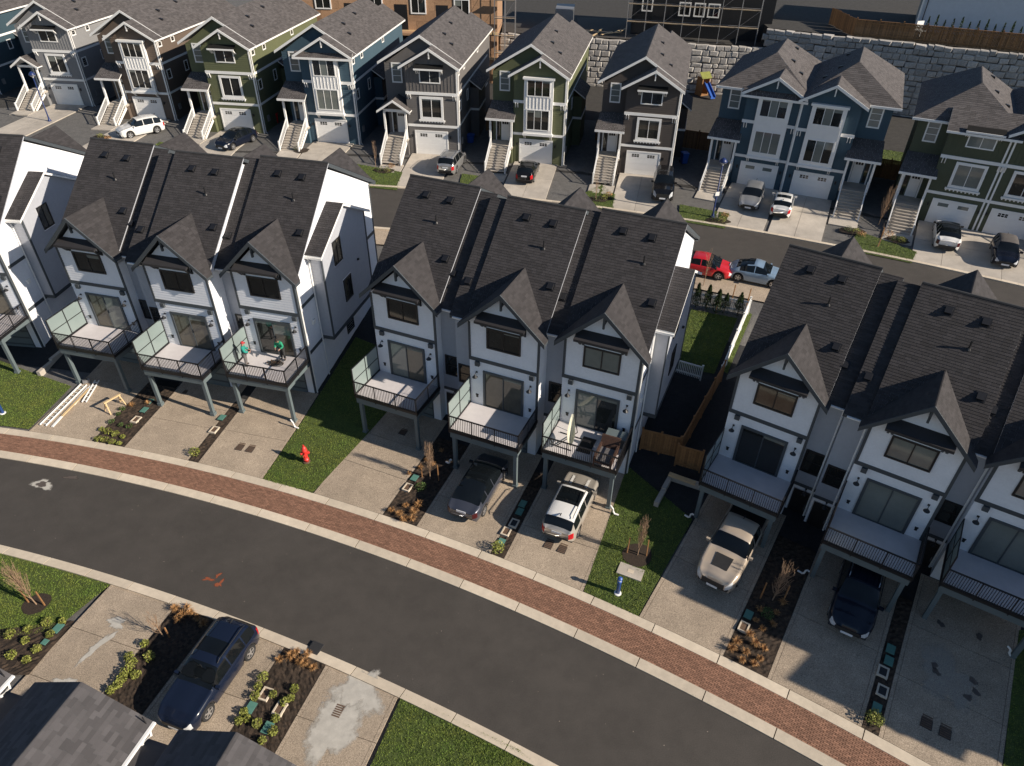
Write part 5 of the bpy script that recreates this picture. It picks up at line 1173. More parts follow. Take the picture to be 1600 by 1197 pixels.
# building under construction, sheathed in orange boards
def site_house(P, deg, label, W, D_, z0, H_, m, wins, mats='wtrim', floor=True):
    t = thing('unfinished_building', label, 'building', (P[0], P[1], z0), -R(deg)); f = PLN('F', 0); rr = random.Random(3)
    mb = MB(); mb.box(0, W, 0, D_, 0, H_, .9); mb.build('core_wall', M[m], t, tone=True)
    for i in range(int(W / 2.44) + 1):
        for j in range(int(H_ / 1.22)):
            a = i * 2.44 + .01; b = min(a + 2.42, W)
            if b > a: mb = MB(); obox(mb, f, a, b, j * 1.22 + .01, j * 1.22 + 1.21, .005, .02, rr.uniform(.8, 1.2)); mb.build('board', M[m], t, tone=True)
    for u0, u1, w0, w1 in wins: window(t, f, u0, u1, w0, w1, mats, ['glass', 'glass'], 2, .1, .14, d0=.02)
    if floor:
        for z in (3.0, 6.0):
            mb = MB(); obox(mb, f, 0, W, z, z + .3, .02, .12); mb.build('floor_band', M['pine'], t)
    return t
so = site_house((-27.5, 99.3), 3, 'orange board-clad building under construction at the top edge', 25.0, 9, 3.8, 14, 'osb', [(8.6, 10.4, 8.5, 10.4), (14.2, 15.9, 8.3, 10.2), (19.7, 21.4, 8.0, 9.8), (2.0, 3.8, 8.6, 10.4)])
for u, w_ in ((12.0, 1.6), (17.3, 1.5), (5.6, 1.8)):
    mb = MB(); obox(mb, PLN('F', 0), u, u + w_, 4.4, 9.2, .03, .05); mb.build('doorway', M['black'], so)
for u, w_ in ((11.4, 3.2), (5.0, 3.6)):
    mb = MB(); mb.box(u, u + w_, -1.4, -.02, 5.9, 6.15); mb.build('balcony_floor', M['osb'], so, tone=True)
dkb = site_house((14.9, 101.2), 14, 'black wrapped building behind scaffolding at the top edge', 17.5, 8, 9.4, 10, 'black', [(1.3, 2.4, 3.0, 5.0), (6.0, 7.2, 2.7, 4.0), (7.9, 9.0, 2.7, 4.0), (9.6, 10.8, 2.7, 4.0)], floor=False)
def scaffold(P, deg, label, z0, nb, lifts, w_=2.3):
    t = thing('scaffold', label, 'scaffolding', (P[0], P[1], z0), -R(deg))
    for i in range(nb + 1):
        for y in (0, -1.1): mb = MB(); mb.tube([(i * w_, y, 0), (i * w_, y, lifts * 2.0 + 1)], .035, 5); mb.build('standard', M['steel'], t)
    for j in range(1, lifts + 1):
        for y in (0, -1.1): mb = MB(); mb.tube([(0, y, j * 2.0), (nb * w_, y, j * 2.0)], .03, 5); mb.build('ledger', M['steel'], t)
        mb = MB(); mb.box(0, nb * w_, -1.05, -.55, j * 2.0 - .09, j * 2.0 - .04); mb.build('walkway', M['pine'], t)
        for i in range(j % 2, nb, 2):
            mb = MB(); mb.tube([(i * w_, -1.1, j * 2.0 - 1.9), ((i + 1) * w_, -1.1, j * 2.0)], .016, 4); mb.build('brace', M['steel'], t)
    return t
scaffold((14.2, 99.6), 14, 'steel scaffolding in front of the black wrapped building', 9.5, 7, 4)
scaffold((-2.8, 98.0), 4, 'steel scaffold tower at the corner of the orange building', 3.9, 2, 6, 1.3)
P = (6.2, 102.5); t = thing('storage_container', 'grey storage container on the building site at the top edge', 'container', (P[0], P[1], 9.5), -.1)
mb = MB(); mb.box(-1.2, 1.2, 0, 4, .1, 2.6); mb.build('body', M['steel'], t)
for k in range(8): mb = MB(); mb.box(-1.1 + k * .29, -1.0 + k * .29, -.05, 0, .2, 2.5); mb.build('rib', M['steel'], t)
mb = MB(); mb.slab([(8.2, 99.2, 9.52), (15.5, 97.6, 9.52), (16.5, 112, 9.52), (8.6, 112, 9.52)], (0, 0, -.03)); mb.build('site_pad', M['asphalt'], None, kind='structure')
for i in range(7):
    rr = random.Random(i); t = thing('timber_plank', 'loose pale plank on the building site above the brown house, ' + (ORD[i] if i < 6 else 'rightmost'), 'plank', (9.5 + i * .75, 100.8 + rr.uniform(-1, 1.6), 9.56 + .04 * i), rr.uniform(.4, 1.3), 'planks on the building site'); mb = MB(); mb.box(-1.3, 1.3, -.12, .12, 0, .05); mb.build('board', M['pine'], t)

# bits between the houses
P = (24.37,92.73); t = thing('toy_slide', 'blue and orange toy slide in the yard behind the brown house', 'toy slide', (P[0], P[1], 3.9), .4, scale=1.2)
mb = MB(); mb.box(-.6, .4, .6, 1.6, 0, .15); mb.box(-.55, -.45, .6, 1.6, .15, 1.8); mb.box(.3, .4, .6, 1.6, .15, 1.8); mb.build('tower', M['wood'], t, tone=True)
mb = MB(); mb.slab([(-.3, .6, 1.25), (.25, .6, 1.25), (.25, -.9, .12), (-.3, -.9, .12)], (0, 0, -.06)); mb.bar((-.3, .6, 1.35), (-.3, -.9, .22), .06, .2); mb.bar((.25, .6, 1.35), (.25, -.9, .22), .06, .2); mb.build('slide', M['blue'], t)
mb = MB(); mb.slab([(-.7, .5, 1.8), (.5, .5, 1.8), (.5, 1.1, 2.3), (-.7, 1.1, 2.3)], (0, 0, -.05)); mb.build('canopy', M['leafy'], t, tone=True)
P = (-4.78,74.31); t = thing('blue_tub', 'round blue tub in the shade beside the grey house', 'tub', (P[0], P[1], T(*P)), 0); mb = MB(); mb.lathe([(.35, 0), (.45, .75)], n=16); mb.build('body', M['blue'], t); mb = MB(); mb.lathe([(.47, .75), (.49, .82), (.1, .86)], n=16); mb.build('lid', M['blue'], t)
for i, (P, c) in enumerate((((-27.95,80.28), 'plastic'), ((-26.89,79.86), 'tail'), ((16.82,68.88), 'blue'))):
    t = thing('wheeled_bin', ('black wheeled bin beside the olive house', 'dark red wheeled bin beside the olive house', 'dark blue wheeled bin beside the off-road car')[i], 'bin', (P[0], P[1], T(*P)), .2, 'wheeled bins')
    mb = MB(); mb.hexa([(-.25, -.28, .05), (.25, -.28, .05), (.25, .28, .05), (-.25, .28, .05), (-.3, -.35, 1.0), (.3, -.35, 1.0), (.3, .35, 1.0), (-.3, .35, 1.0)]); mb.build('body', M[c], t); mb = MB(); mb.box(-.32, .32, -.38, .4, 1.0, 1.08); mb.build('lid', M[c], t)
    for s in (-1, 1): mb = MB(); mb.lathe([(.12, -.03), (.12, .03)], (s * .3, .3, .12), 10, 'x'); mb.build('wheel', M['tyre'], t)

for (a, b, l) in (((8.6, 75.5), (11.8, 74.6), 'brown cedar fence between the olive and dark brown houses'), ((17.3, 73.6), (22.2, 71.6), 'brown cedar fence between the dark brown and blue twin houses'), ((33.6, 66.2), (37.4, 64.4), 'brown cedar fence between the blue and green twin houses'), ((-3.2, 78.2), (-.4, 77.6), 'brown cedar fence between the grey and olive houses')):
    t = thing('cedar_fence', l, 'fence'); an = math.atan2(b[1] - a[1], b[0] - a[0]); L_ = math.hypot(b[0] - a[0], b[1] - a[1]); n = max(1, round(L_ / 1.8))
    for k in range(n + 1):
        p = wline(a, b, k / n); mb = MB(); mb.box(-.06, .06, -.06, .06, 0, 2.0); mb.build('fence_post', M['wood'], t, tone=True, loc=(p[0], p[1], 3.9), rz=an)
        if k < n:
            mb = MB(); w_ = L_ / n
            for i in range(12): x = .06 + i * (w_ - .12) / 12; mb.box(x, x + (w_ - .12) / 12 - .012, -.012, .012, .05, 1.8, random.uniform(.6, 1.1))
            mb.box(.06, w_ - .06, -.05, .05, 1.8, 1.86); mb.build('fence_panel', M['wood'], t, tone=True, loc=(p[0], p[1], 3.9), rz=an)
lawn(((34.6, 67.6), (38.3, 65.9), (41.5, 72.5), (37.8, 74.2)), seed=77, dens=90, offz=.03, h=.09, n=4)
# ------------------------------------------------------------------ yard between the white rows: cedar gate and fences, vinyl fence, cypresses, low walls
def fence_run(name, label, pts, h, m, group=None, seg=1.8, board=.13, gap=.01, cap=True, z=None, post=.09):
    t = thing(name, label, 'fence', group=group); rr = random.Random(len(label))
    for a, b in zip(pts, pts[1:]):
        L_ = math.hypot(b[0] - a[0], b[1] - a[1]); n = max(1, round(L_ / seg)); an = math.atan2(b[1] - a[1], b[0] - a[0])
        for k in range(n + 1):
            p = wline(a, b, k / n); zz = z if z is not None else T(*p)
            mb = MB(); mb.box(-post / 2, post / 2, -post / 2, post / 2, -.1, h + .12); mb.box(-post * .7, post * .7, -post * .7, post * .7, h + .12, h + .16); mb.build('fence_post', M[m], t, tone=True, loc=(p[0], p[1], zz), rz=an)
            if k == n: break
            q = wline(a, b, (k + 1) / n); z1 = z if z is not None else T(*q); w_ = L_ / n; mb = MB(); nb = max(2, int((w_ - post) / (board + gap)))
            s = (w_ - post) / nb
            for i in range(nb):
                x = post / 2 + i * s; dz = (z1 - zz) * (x / w_); mb.box(x, x + s - gap, -.012, .012, .08 + dz, h + dz - .03, rr.uniform(.75, 1.2))
            sl_ = (z1 - zz) / w_
            for hh in (.22, h - .05): mb.hexa([(post / 2, -.03, hh + sl_ * post / 2), (w_ - post / 2, -.03, hh + sl_ * (w_ - post / 2)), (w_ - post / 2, .03, hh + sl_ * (w_ - post / 2)), (post / 2, .03, hh + sl_ * post / 2), (post / 2, -.03, hh + .09 + sl_ * post / 2), (w_ - post / 2, -.03, hh + .09 + sl_ * (w_ - post / 2)), (w_ - post / 2, .03, hh + .09 + sl_ * (w_ - post / 2)), (post / 2, .03, hh + .09 + sl_ * post / 2)])
            mb.build('fence_panel', M[m], t, tone=True, loc=(p[0], p[1], zz), rz=an)
    return t
fence_run('cedar_gate_fence', 'low cedar fence closing the side yard by the hammock house', [(7.46,29.85), (9.48,29.11)], 1.5, 'wood', seg=1.25)
fence_run('cedar_gate_fence', 'cedar fence beside the pickup house, right of the side yard', [(9.25,28.60), (10.51,28.06)], 1.5, 'wood', seg=1.25)
fence_run('cedar_side_fence', 'long cedar fence climbing the slope between two white rows', [(9.55,29.11), (13.23,35.36)], 1.5, 'wood', seg=2.0)
fence_run('vinyl_fence', 'white vinyl fence running up beside the small back lawn', [(13.02,35.13), (16.45,42.07)], 1.3, 'vinyl', seg=2.0, board=.14, gap=.006)
fence_run('picket_fence', 'white picket fence behind the row of cypresses', [(12.19,43.58), (16.50,42.07)], 1.0, 'vinyl', seg=1.9, board=.05, gap=.06)
fence_run('picket_gate', 'white picket gate beside the hammock house wall', [(10.17,36.43), (11.97,35.52)], 1.0, 'vinyl', seg=2.2, board=.05, gap=.06)
for i, (P, h) in enumerate((((13.02,43.09), 1.9), ((13.74,42.84), 1.9), ((14.33,42.38), 1.85), ((14.92,42.43), 1.5), ((15.79,42.10), 1.75))):
    conifer('young_cypress', ('young cypress beside the house wall, leftmost by the picket fence', 'second young cypress from the left by the picket fence', 'middle young cypress by the picket fence', 'shortest young cypress by the picket fence', 'rightmost young cypress by the picket fence')[i], 'cypresses by the picket fence', P, T(*P), h, .42, 60 + i, n=650)


for i, P in enumerate(((15.75,43.74), (16.73,43.25))): t = thing('garden_stake', ('left orange stake behind the picket fence', 'right orange stake behind the picket fence')[i], 'stake', (P[0], P[1], T(*P)), 0, 'orange stakes'); mb = MB(); mb.bar((0, 0, -.1), (.03, 0, 1.3), .06); mb.build('pole', M['wood'], t, tone=True)
def low_wall(a, b, label, h=.35, w_=.25, m='concrete'):
    an = math.atan2(b[1] - a[1], b[0] - a[0]); L_ = math.hypot(b[0] - a[0], b[1] - a[1]); t = thing('low_wall', label, 'wall', (a[0], a[1], min(T(*a), T(*b)) - .1), an, 'low concrete walls')
    n = max(1, round(L_ / 1.1))
    for k in range(n): mb = MB(); mb.box(k * L_ / n, (k + 1) * L_ / n - .012, -w_ / 2, w_ / 2, 0, h + .1 + (T(*b) - T(*a)) * k / n * (1 if T(*b) > T(*a) else 0)); mb.build('block', M[m], t, tone=True)
low_wall((-6.68,32.90), (-4.07,36.12), 'low concrete wall between hydrant lawn and deck')
low_wall((-31.30,36.76), (-30.85,39.25), 'low pale wall beside the left lawn'); low_wall((7.78,25.76), (8.85,27.65), 'low concrete kerb by the cedar fence, running towards the road'); low_wall((8.85,27.65), (10.43,26.89), 'low concrete kerb below the cedar fence')
P = (9.39,27.28); t = thing('timber_plank', 'orange timber plank lying beside the low kerb by the pickup house', 'plank', (P[0], P[1], T(*P) + .35), -.5); mb = MB(); mb.box(-.75, .75, -.14, .14, 0, .09); mb.build('board', M['pine'], t)

# ------------------------------------------------------------------ vehicles
def lerp_tab(tab, y):
    if y <= tab[0][0]: return tab[0][1]
    for (a, b), (c, d) in zip(tab, tab[1:]):
        if y <= c:
            s = (y - a) / (c - a); s = s * s * (3 - 2 * s) * .45 + s * .55; return b + (d - b) * s
    return tab[-1][1]
CARPAINT = {}
def paint(name, c, metal=.3, rough=.28):
    if name not in CARPAINT: CARPAINT[name] = mat('paint_' + name, c, rough, .03, 2.0, metal=metal, coat=.35 if max(c) < .04 else 1.0, spec=.3 if max(c) < .04 else .5)
    return CARPAINT[name]
def car(label, cat, P, heading, spec, pm, roofm=None, z=None, group='parked cars', name='parked_car', tilt=0.0):
    """P: ground point under the car's centre; heading: degrees from +Y clockwise that the nose points to; body lofted along its length"""
    L_, W_ = spec['L'], spec['W']; top = spec['top']; belt = spec['belt']; rw = spec['r']; wb = spec['wb']; clr = .2
    z = T(*P) if z is None else z
    t = thing(name, label, cat, (P[0], P[1], z + .015), -R(heading), group)
    t.rotation_euler = (tilt, 0, -R(heading))
    wy = (spec.get('fo', .0) + wb / 2, spec.get('fo', .0) - wb / 2)
    N = 72; ys = [-L_ / 2 + L_ * i / N for i in range(N + 1)]
    rows = []
    for y in ys:
        s = abs(y) / (L_ / 2); e = max(0, (s - .72) / .28)
        w_ = W_ / 2 * (1 - (.26 if y > 0 else .18) * e ** 1.9 - .14 * max(0, (s - .95) / .05) ** 2)
        zt = lerp_tab(top, y / L_ + .5); zb = min(lerp_tab(belt, y / L_ + .5), zt - .025)
        gh = max(0, min(1, (zt - zb) / (spec['H'] - zb + 1e-6)))
        wr = w_ * (.90 - spec.get('tumble', .17) * gh)
        zs = clr + .22 * max(0, (s - .93) / .07)
        for c in wy:
            d = abs(y - c)
            if d < rw + .07: zs = max(zs, rw + math.sqrt(max(0, (rw + .07) ** 2 - d * d)) - .005)
        zs = min(zs, zb - .08)
        m1 = max(zs + .02, clr + .12 + .15 * max(0, (s - .9) / .1)); m2 = max(m1 + .02, zb * .62)
        half = [(w_ * .93, zs), (w_ * .985, m1), (w_, m2), (w_ * .985, zb - .05 if zb - .05 > m2 else (m2 + zb) / 2), (w_ * .945, zb),
                (w_ * .945 + (wr - w_ * .945) * .86, zb + (zt - zb) * .86), (wr * .90, zt - (.02 if gh > .5 else .045)), (wr * .5, zt + .008), (0, zt + .022)]
        rows.append([(-x, y, q) for x, q in half] + [(x, y, q) for x, q in reversed(half[:-1])])
    nj = len(rows[0]); B = MB(); G = {}; RF = MB(); HL = {-1: MB(), 1: MB()}; TL = {-1: MB(), 1: MB()}; DK = MB(); shared = {}
    def band(j): return j if j < nj // 2 else nj - 2 - j
    ws, rg, sg = spec['ws'], spec['rg'], spec['sg']; pil = spec.get('pil', ())
    for i in range(N):
        y = (ys[i] + ys[i + 1]) / 2; f = y / L_ + .5
        for j in range(nj - 1):
            b = band(j); q = [rows[i][j], rows[i][j + 1], rows[i + 1][j + 1], rows[i + 1][j]]; sd = -1 if j < nj // 2 else 1; x = abs(q[0][0] + q[1][0]) / 2
            tgt = B
            hgt = lerp_tab(top, f) - min(lerp_tab(belt, f), lerp_tab(top, f))
            if b == 4 and sg[0] < f < sg[1] and hgt > .18 and not any(abs(f - k) < .009 for k in pil): tgt = G.setdefault('side' + str(sd), MB())
            elif b >= 5 and ws[0] < f < ws[1]: tgt = G.setdefault('windscreen', MB())
            elif b >= 5 and rg[0] < f < rg[1]: tgt = G.setdefault('rear', MB())
            elif b >= 6 and spec.get('sr') and spec['sr'][0] < f < spec['sr'][1]: tgt = G.setdefault('sunroof', MB())
            elif b >= 5 and roofm and rg[1] <= f <= ws[0]: tgt = RF
            elif b in (2, 3) and f > .955 and x > W_ * .22: tgt = HL[sd]
            elif b in (2, 3) and f < .04 and x > W_ * .25: tgt = TL[sd]
            elif b <= 0 and spec.get('clad'): tgt = DK
            elif b <= 1 and f > .985: tgt = DK
            tgt.face(q)
    # close the nose and tail
    for i, r in ((0, False), (N, True)):
        q = rows[i]; n = nj // 2
        for j in range(n):
            (B if 2 <= j else DK).face([q[j], q[j + 1], q[nj - 2 - j], q[nj - 1 - j]])
    body = weld(B, 'body', pm, t)
    names = {'side-1': 'side_windows', 'side1': 'side_windows', 'windscreen': 'windscreen', 'rear': 'rear_window', 'sunroof': 'sunroof'}
    for k, g in G.items(): weld(g, names[k], M['carglass'], t)
    if RF.f: weld(RF, 'roof_panel', roofm, t)
    if DK.f: weld(DK, 'bumper_trim', M['plastic'], t)
    for sd in (-1, 1):
        if HL[sd].f: weld(HL[sd], 'headlight', M['lamp'], t)
        if TL[sd].f: weld(TL[sd], 'taillight', M[spec.get('tail', 'tail')], t)
    mb = MB(); mb.box(-W_ * .43, W_ * .43, -L_ * .46, L_ * .46, clr, spec['H'] * .5 - .1); mb.build('underbody', M['plastic'], t)
    for sx in (-1, 1):
        for k, c in enumerate(wy):
            mb = MB(); mb.lathe([(rw * .6, -.09), (rw * .93, -.11), (rw, -.07), (rw, .07), (rw * .93, .11), (rw * .6, .09)], n=22, axis='x'); wl = mb.build('wheel', M['tyre'], t, loc=(sx * (W_ / 2 - .115), c, rw))
            mb = MB(); mb.lathe([(rw * .62, .055), (rw * .66, .10), (rw * .60, .095), (rw * .56, .06)], n=20, axis='x')
            for q in range(5):
                a = q * 2 * math.pi / 5; mb.bar((.085, 0, 0), (.08, math.cos(a) * rw * .6, math.sin(a) * rw * .6), .075, .03, up=(1, 0, 0))
            mb.lathe([(rw * .16, .05), (rw * .16, .105)], n=10, axis='x')
            o = mb.build('rim', M['rim'], wl); o.rotation_euler = (0, 0, 0 if sx > 0 else math.pi)
        fm = ws[0] + (ws[1] - ws[0]) * .72; ym = (fm - .5) * L_; zm = lerp_tab(belt, fm) + .06
        mb = MB(); mb.box(-.1, .1, -.06, .06, -.06, .08); mb.box(-.16 if sx > 0 else .08, -.08 if sx > 0 else .16, -.03, .03, -.06, -.02); mb.build('mirror', pm if not spec.get('darkmirror') else M['plastic'], t, loc=(sx * (W_ / 2 + .06), ym, zm))
    zf = lerp_tab(top, .985)
    mb = MB(); mb.box(-W_ * .27, W_ * .27, L_ / 2 - .03, L_ / 2 + .012, zf * .50, zf * .80); mb.build('grille', M['plastic'], t)
    mb = MB(); mb.box(-.26, .26, L_ / 2 + .004, L_ / 2 + .022, zf * .36, zf * .36 + .13); mb.build('number_plate', M['plate'], t)
    mb = MB(); mb.box(-.26, .26, -L_ / 2 - .02, -L_ / 2 + .01, spec.get('pz', .75), spec.get('pz', .75) + .13); mb.build('number_plate', M['plate'], t)
    if spec.get('rails'):
        for sx in (-1, 1):
            a, b = (rg[1] + .02, ws[0] - .03); xr = W_ / 2 * (.90 - spec.get('tumble', .17)) * .92
            mb = MB(); pts = [(sx * xr, (a - .5) * L_, spec['H'] - .03), (sx * xr, (a + .04 - .5) * L_, spec['H'] + .05), (sx * xr, (b - .04 - .5) * L_, spec['H'] + .05), (sx * xr, (b - .5) * L_, spec['H'] - .04)]; mb.tube(pts, .02, 6); mb.build('roof_rail', M[spec['rails']], t)
    if spec.get('fin'):
        mb = MB(); y = (rg[1] + .02 - .5) * L_; mb.slab([(-.02, y - .1, spec['H'] - .01), (-.02, y + .12, spec['H'] - .01), (-.02, y - .08, spec['H'] + .1)], (.04, 0, 0)); mb.build('roof_aerial', M['plastic'], t)
    return t
def weld(mb, name, m, parent):
    """merge shared corners so the paint shades smoothly"""
    idx = {}; v = []; f = []
    for face in mb.f:
        g = []
        for i in face:
            k = tuple(round(c, 4) for c in mb.v[i])
            if k not in idx: idx[k] = len(v); v.append(k)
            if idx[k] not in g: g.append(idx[k])
        if len(g) >= 3: f.append(tuple(g))
    me = bpy.data.meshes.new(name); me.from_pydata(v, [], f); me.materials.append(m); me.shade_smooth()
    return link(name, me, parent)
# side profiles: fractions of the length from the tail (0) to the nose (1)
SUV = dict(L=4.65, W=1.88, H=1.70, r=.36, wb=2.75, top=[(0, .95), (.012, 1.05), (.05, 1.30), (.10, 1.56), (.16, 1.67), (.40, 1.70), (.56, 1.64), (.70, 1.16), (.73, 1.10), (.90, .98), (.975, .84), (1, .66)], belt=[(0, .98), (.3, 1.04), (.7, 1.02), (1, .8)], ws=(.575, .715), rg=(.03, .105), sg=(.07, .68), pil=(.23, .45), rails='chrome', fin=True)
ESTATE = dict(SUV, L=4.75, W=1.90, H=1.68, r=.37, wb=2.82, top=[(0, .92), (.012, 1.05), (.04, 1.22), (.085, 1.54), (.14, 1.64), (.35, 1.68), (.52, 1.64), (.665, 1.16), (.69, 1.11), (.88, 1.02), (.97, .86), (1, .66)], ws=(.53, .68), rg=(.025, .09), sg=(.07, .65), pil=(.22, .42), rails='black', sr=(.30, .44))
SEDAN = dict(L=4.75, W=1.90, H=1.44, r=.34, wb=2.9, top=[(0, .82), (.015, .95), (.06, 1.02), (.12, 1.08), (.26, 1.30), (.40, 1.42), (.52, 1.44), (.60, 1.40), (.78, .98), (.80, .94), (.93, .82), (.98, .70), (1, .55)], belt=[(0, .9), (.3, .95), (.75, .90), (1, .7)], ws=(.60, .785), rg=(.115, .33), sg=(.17, .77), pil=(.30, .48), sr=(.335, .59), darkmirror=True, tumble=.2, tail='darktail')
MINI = dict(L=4.3, W=1.82, H=1.56, r=.34, wb=2.67, top=[(0, .9), (.015, 1.02), (.04, 1.18), (.08, 1.42), (.13, 1.53), (.35, 1.56), (.58, 1.50), (.70, 1.10), (.72, 1.04), (.90, .97), (.975, .82), (1, .62)], belt=[(0, .95), (.3, .98), (.7, .98), (1, .8)], ws=(.585, .71), rg=(.03, .095), sg=(.08, .68), pil=(.24, .45), rails='chrome', sr=(.30, .55), fin=True, clad=True)
HATCH = dict(L=4.3, W=1.78, H=1.53, r=.32, wb=2.65, top=[(0, .85), (.015, 1.0), (.06, 1.25), (.12, 1.44), (.2, 1.51), (.42, 1.53), (.56, 1.46), (.74, 1.02), (.76, .98), (.92, .84), (.98, .72), (1, .56)], belt=[(0, .95), (.3, .96), (.74, .94), (1, .7)], ws=(.57, .75), rg=(.035, .12), sg=(.09, .72), pil=(.25, .45), fin=True)
EVC = dict(SEDAN, L=4.65, W=1.88, H=1.55, top=[(0, .9), (.015, 1.04), (.08, 1.12), (.16, 1.36), (.28, 1.50), (.42, 1.55), (.56, 1.50), (.76, 1.04), (.78, 1.0), (.93, .88), (.98, .76), (1, .6)], rg=(.09, .26), sr=(.27, .58), ws=(.58, .77))
BEETLE = dict(L=4.1, W=1.72, H=1.50, r=.33, wb=2.5, top=[(0, .62), (.02, .80), (.10, 1.02), (.20, 1.24), (.32, 1.42), (.46, 1.50), (.58, 1.42), (.70, 1.12), (.73, 1.04), (.86, .98), (.95, .82), (1, .58)], belt=[(0, .85), (.3, .93), (.7, .95), (1, .75)], ws=(.585, .725), rg=(.13, .30), sg=(.2, .69), pil=(.45,), tumble=.22, sr=(.31, .42))
PICK = dict(L=5.75, W=2.0, H=1.88, r=.41, wb=3.6, fo=.0, top=[(0, 1.16), (.33, 1.16), (.335, 1.2), (.36, 1.78), (.40, 1.86), (.50, 1.88), (.60, 1.83), (.70, 1.30), (.72, 1.24), (.90, 1.18), (.98, 1.02), (1, .72)], belt=[(0, 1.14), (.34, 1.2), (.7, 1.2), (1, 1.0)], ws=(.605, .715), rg=(.332, .362), sg=(.36, .69), pil=(.52,), darkmirror=False, fin=True, pz=.6)
JEEP = dict(SUV, L=4.9, W=1.95, H=1.85, r=.40, wb=3.0, top=[(0, 1.1), (.01, 1.3), (.03, 1.7), (.06, 1.82), (.35, 1.85), (.56, 1.80), (.65, 1.30), (.67, 1.24), (.93, 1.18), (.985, 1.05), (1, .75)], belt=[(0, 1.15), (.7, 1.2), (1, 1.05)], ws=(.56, .66), rg=(.012, .055), sg=(.06, .64), rails=None)
M['darktail'] = mat('dark_tail_lens', (.06, .008, .01), .2); BLUEK = paint('dark_blue', (0.008, 0.013, 0.030), .0, .2); GREYK = paint('dark_grey', (0.060, 0.066, 0.088), .35); WHITE = paint('white', (.74, .73, .71), 0.0); SILV = paint('silver', (.42, .42, .42), .6); BEIGE = paint('beige', (.50, .415, .33), .25); BLACKP = paint('black', (.007, .007, .008), .0, .2); REDP = paint('red', (.60, .018, .025), .1); PALEB = paint('pale_blue', (.24, .34, .46), .2); NAVY = paint('navy', (.007, .010, .020), .0, .2); CHAMP = paint('champagne', (.50, .46, .41), .4)

def ahead(P, h, d): return (P[0] + math.sin(R(h)) * d, P[1] + math.cos(R(h)) * d)
# heading is the compass direction of the nose; positions given by nose or tail on the ground
car('dark blue estate car parked nose-in across the road', 'car', (-12.60, 15.97), 198, ESTATE, BLUEK, z=.06)
car('dark grey fastback car parked nose under the middle deck', 'car', ahead((-2.59,24.65), 21.5, 2.45), 21.5, SEDAN, GREYK, M['carglass'])
car('white-roofed compact car with black bonnet stripes under the hammock deck', 'car', ahead((2.35,23.40), 22.5, 2.3), 22.5, dict(MINI, L=4.65, W=1.9, H=1.6, wb=2.85), CHAMP, WHITE)
pk = car('beige pickup truck with black bonnet panel, parked tail-in', 'pickup', ahead((9.54,20.46), 214, -2.95), 214, PICK, BEIGE)
car('dark blue sport utility car in the shade under the right deck', 'car', ahead((15.03,18.03), 211, -2.4), 211, dict(SUV, fin=False), NAVY)
car('silver-white car outside the dark brown house with tall bay', 'car', (-40.11,75.47), 228, dict(SUV, rails=None), WHITE)
car('dark navy car on the drive of the olive house with framed window', 'car', (-28.90,72.46), 205, EVC, NAVY, M['carglass'])
car('silver car parked outside the grey house with gabled porch', 'car', ahead((-6.66,65.01), 12, 2.3), 12, SUV, SILV)
car('black car parked outside the olive house with tall white bay', 'car', ahead((0.82,63.14), 10, 2.2), 10, HATCH, BLACKP)
car('dark off-road car with chrome nose outside the dark brown house', 'car', ahead((13.11,59.34), 191, -2.45), 191, JEEP, BLACKP)
car('silver grey hatchback facing the street at the blue twin house', 'car', ahead((20.29,57.71), 203, -2.2), 203, HATCH, SILV)
car('white hatchback seen from behind at the blue twin house', 'car', ahead((22.60,56.19), 22, 2.2), 22, dict(HATCH, sr=(.25, .4)), WHITE)
car('white electric car with black glass roof at the green twin house', 'car', ahead((34.08,50.48), 25, 2.3), 25, EVC, WHITE, M['carglass'])
car('small dark car with grey soft top at the green twin house', 'car', ahead((37.37,47.94), 205, -2.0), 205, dict(HATCH, L=3.9, W=1.7, H=1.42), NAVY, mat('soft_top', (.10, .09, .085), .9))
car('bright red car parked on the upper street', 'car', (14.29,47.45), 111, dict(SEDAN, L=4.45, W=1.8, sr=None, wb=2.65, tail='tail'), REDP)
car('pale blue rounded car parked behind the red car', 'car', (18.11,46.27), 114, BEETLE, PALEB)
# details of single cars
mb = MB(); zz = lambda y: lerp_tab(PICK['top'], y / 5.75 + .5) + .035
pts = [-.5, .5]; a, b = 1.55, 2.35
mb.face([(-.42, a, zz(a)), (.42, a, zz(a)), (.38, b, zz(b)), (-.38, b, zz(b))]); mb.build('bonnet_panel', M['plastic'], pk)
mb = MB(); mb.box(-.86, .86, -2.72, -1.05, 1.165, 1.215); mb.build('bed_cover', M['plastic'], pk)
mini = [o for o in COL.objects if o.get('label', '').startswith('white-roofed compact')][0]
for s in (-1, 1):
    mb = MB(); zz = lambda y: lerp_tab(MINI['top'], y / 4.3 + .5) + .03
    n = 6
    for k in range(n):
        y0, y1 = .98 + k * .98 / n, .98 + (k + 1) * .98 / n; mb.face([(s * .36, y0, zz(y0)), (s * .50, y0, zz(y0)), (s * .50, y1, zz(y1) - .01), (s * .36, y1, zz(y1) - .01)])
    mb.build('bonnet_stripe', WHITE, mini)
mb = MB(); n = 8; y0, y1 = .92, 2.0
for k in range(n):
    a, b = y0 + (y1 - y0) * k / n, y0 + (y1 - y0) * (k + 1) / n; mb.face([(-.34, a, zz(a) - .004), (.34, a, zz(a) - .004), (.34, b, zz(b) - .014), (-.34, b, zz(b) - .014)])
mb.build('bonnet_panel', M['plastic'], mini)

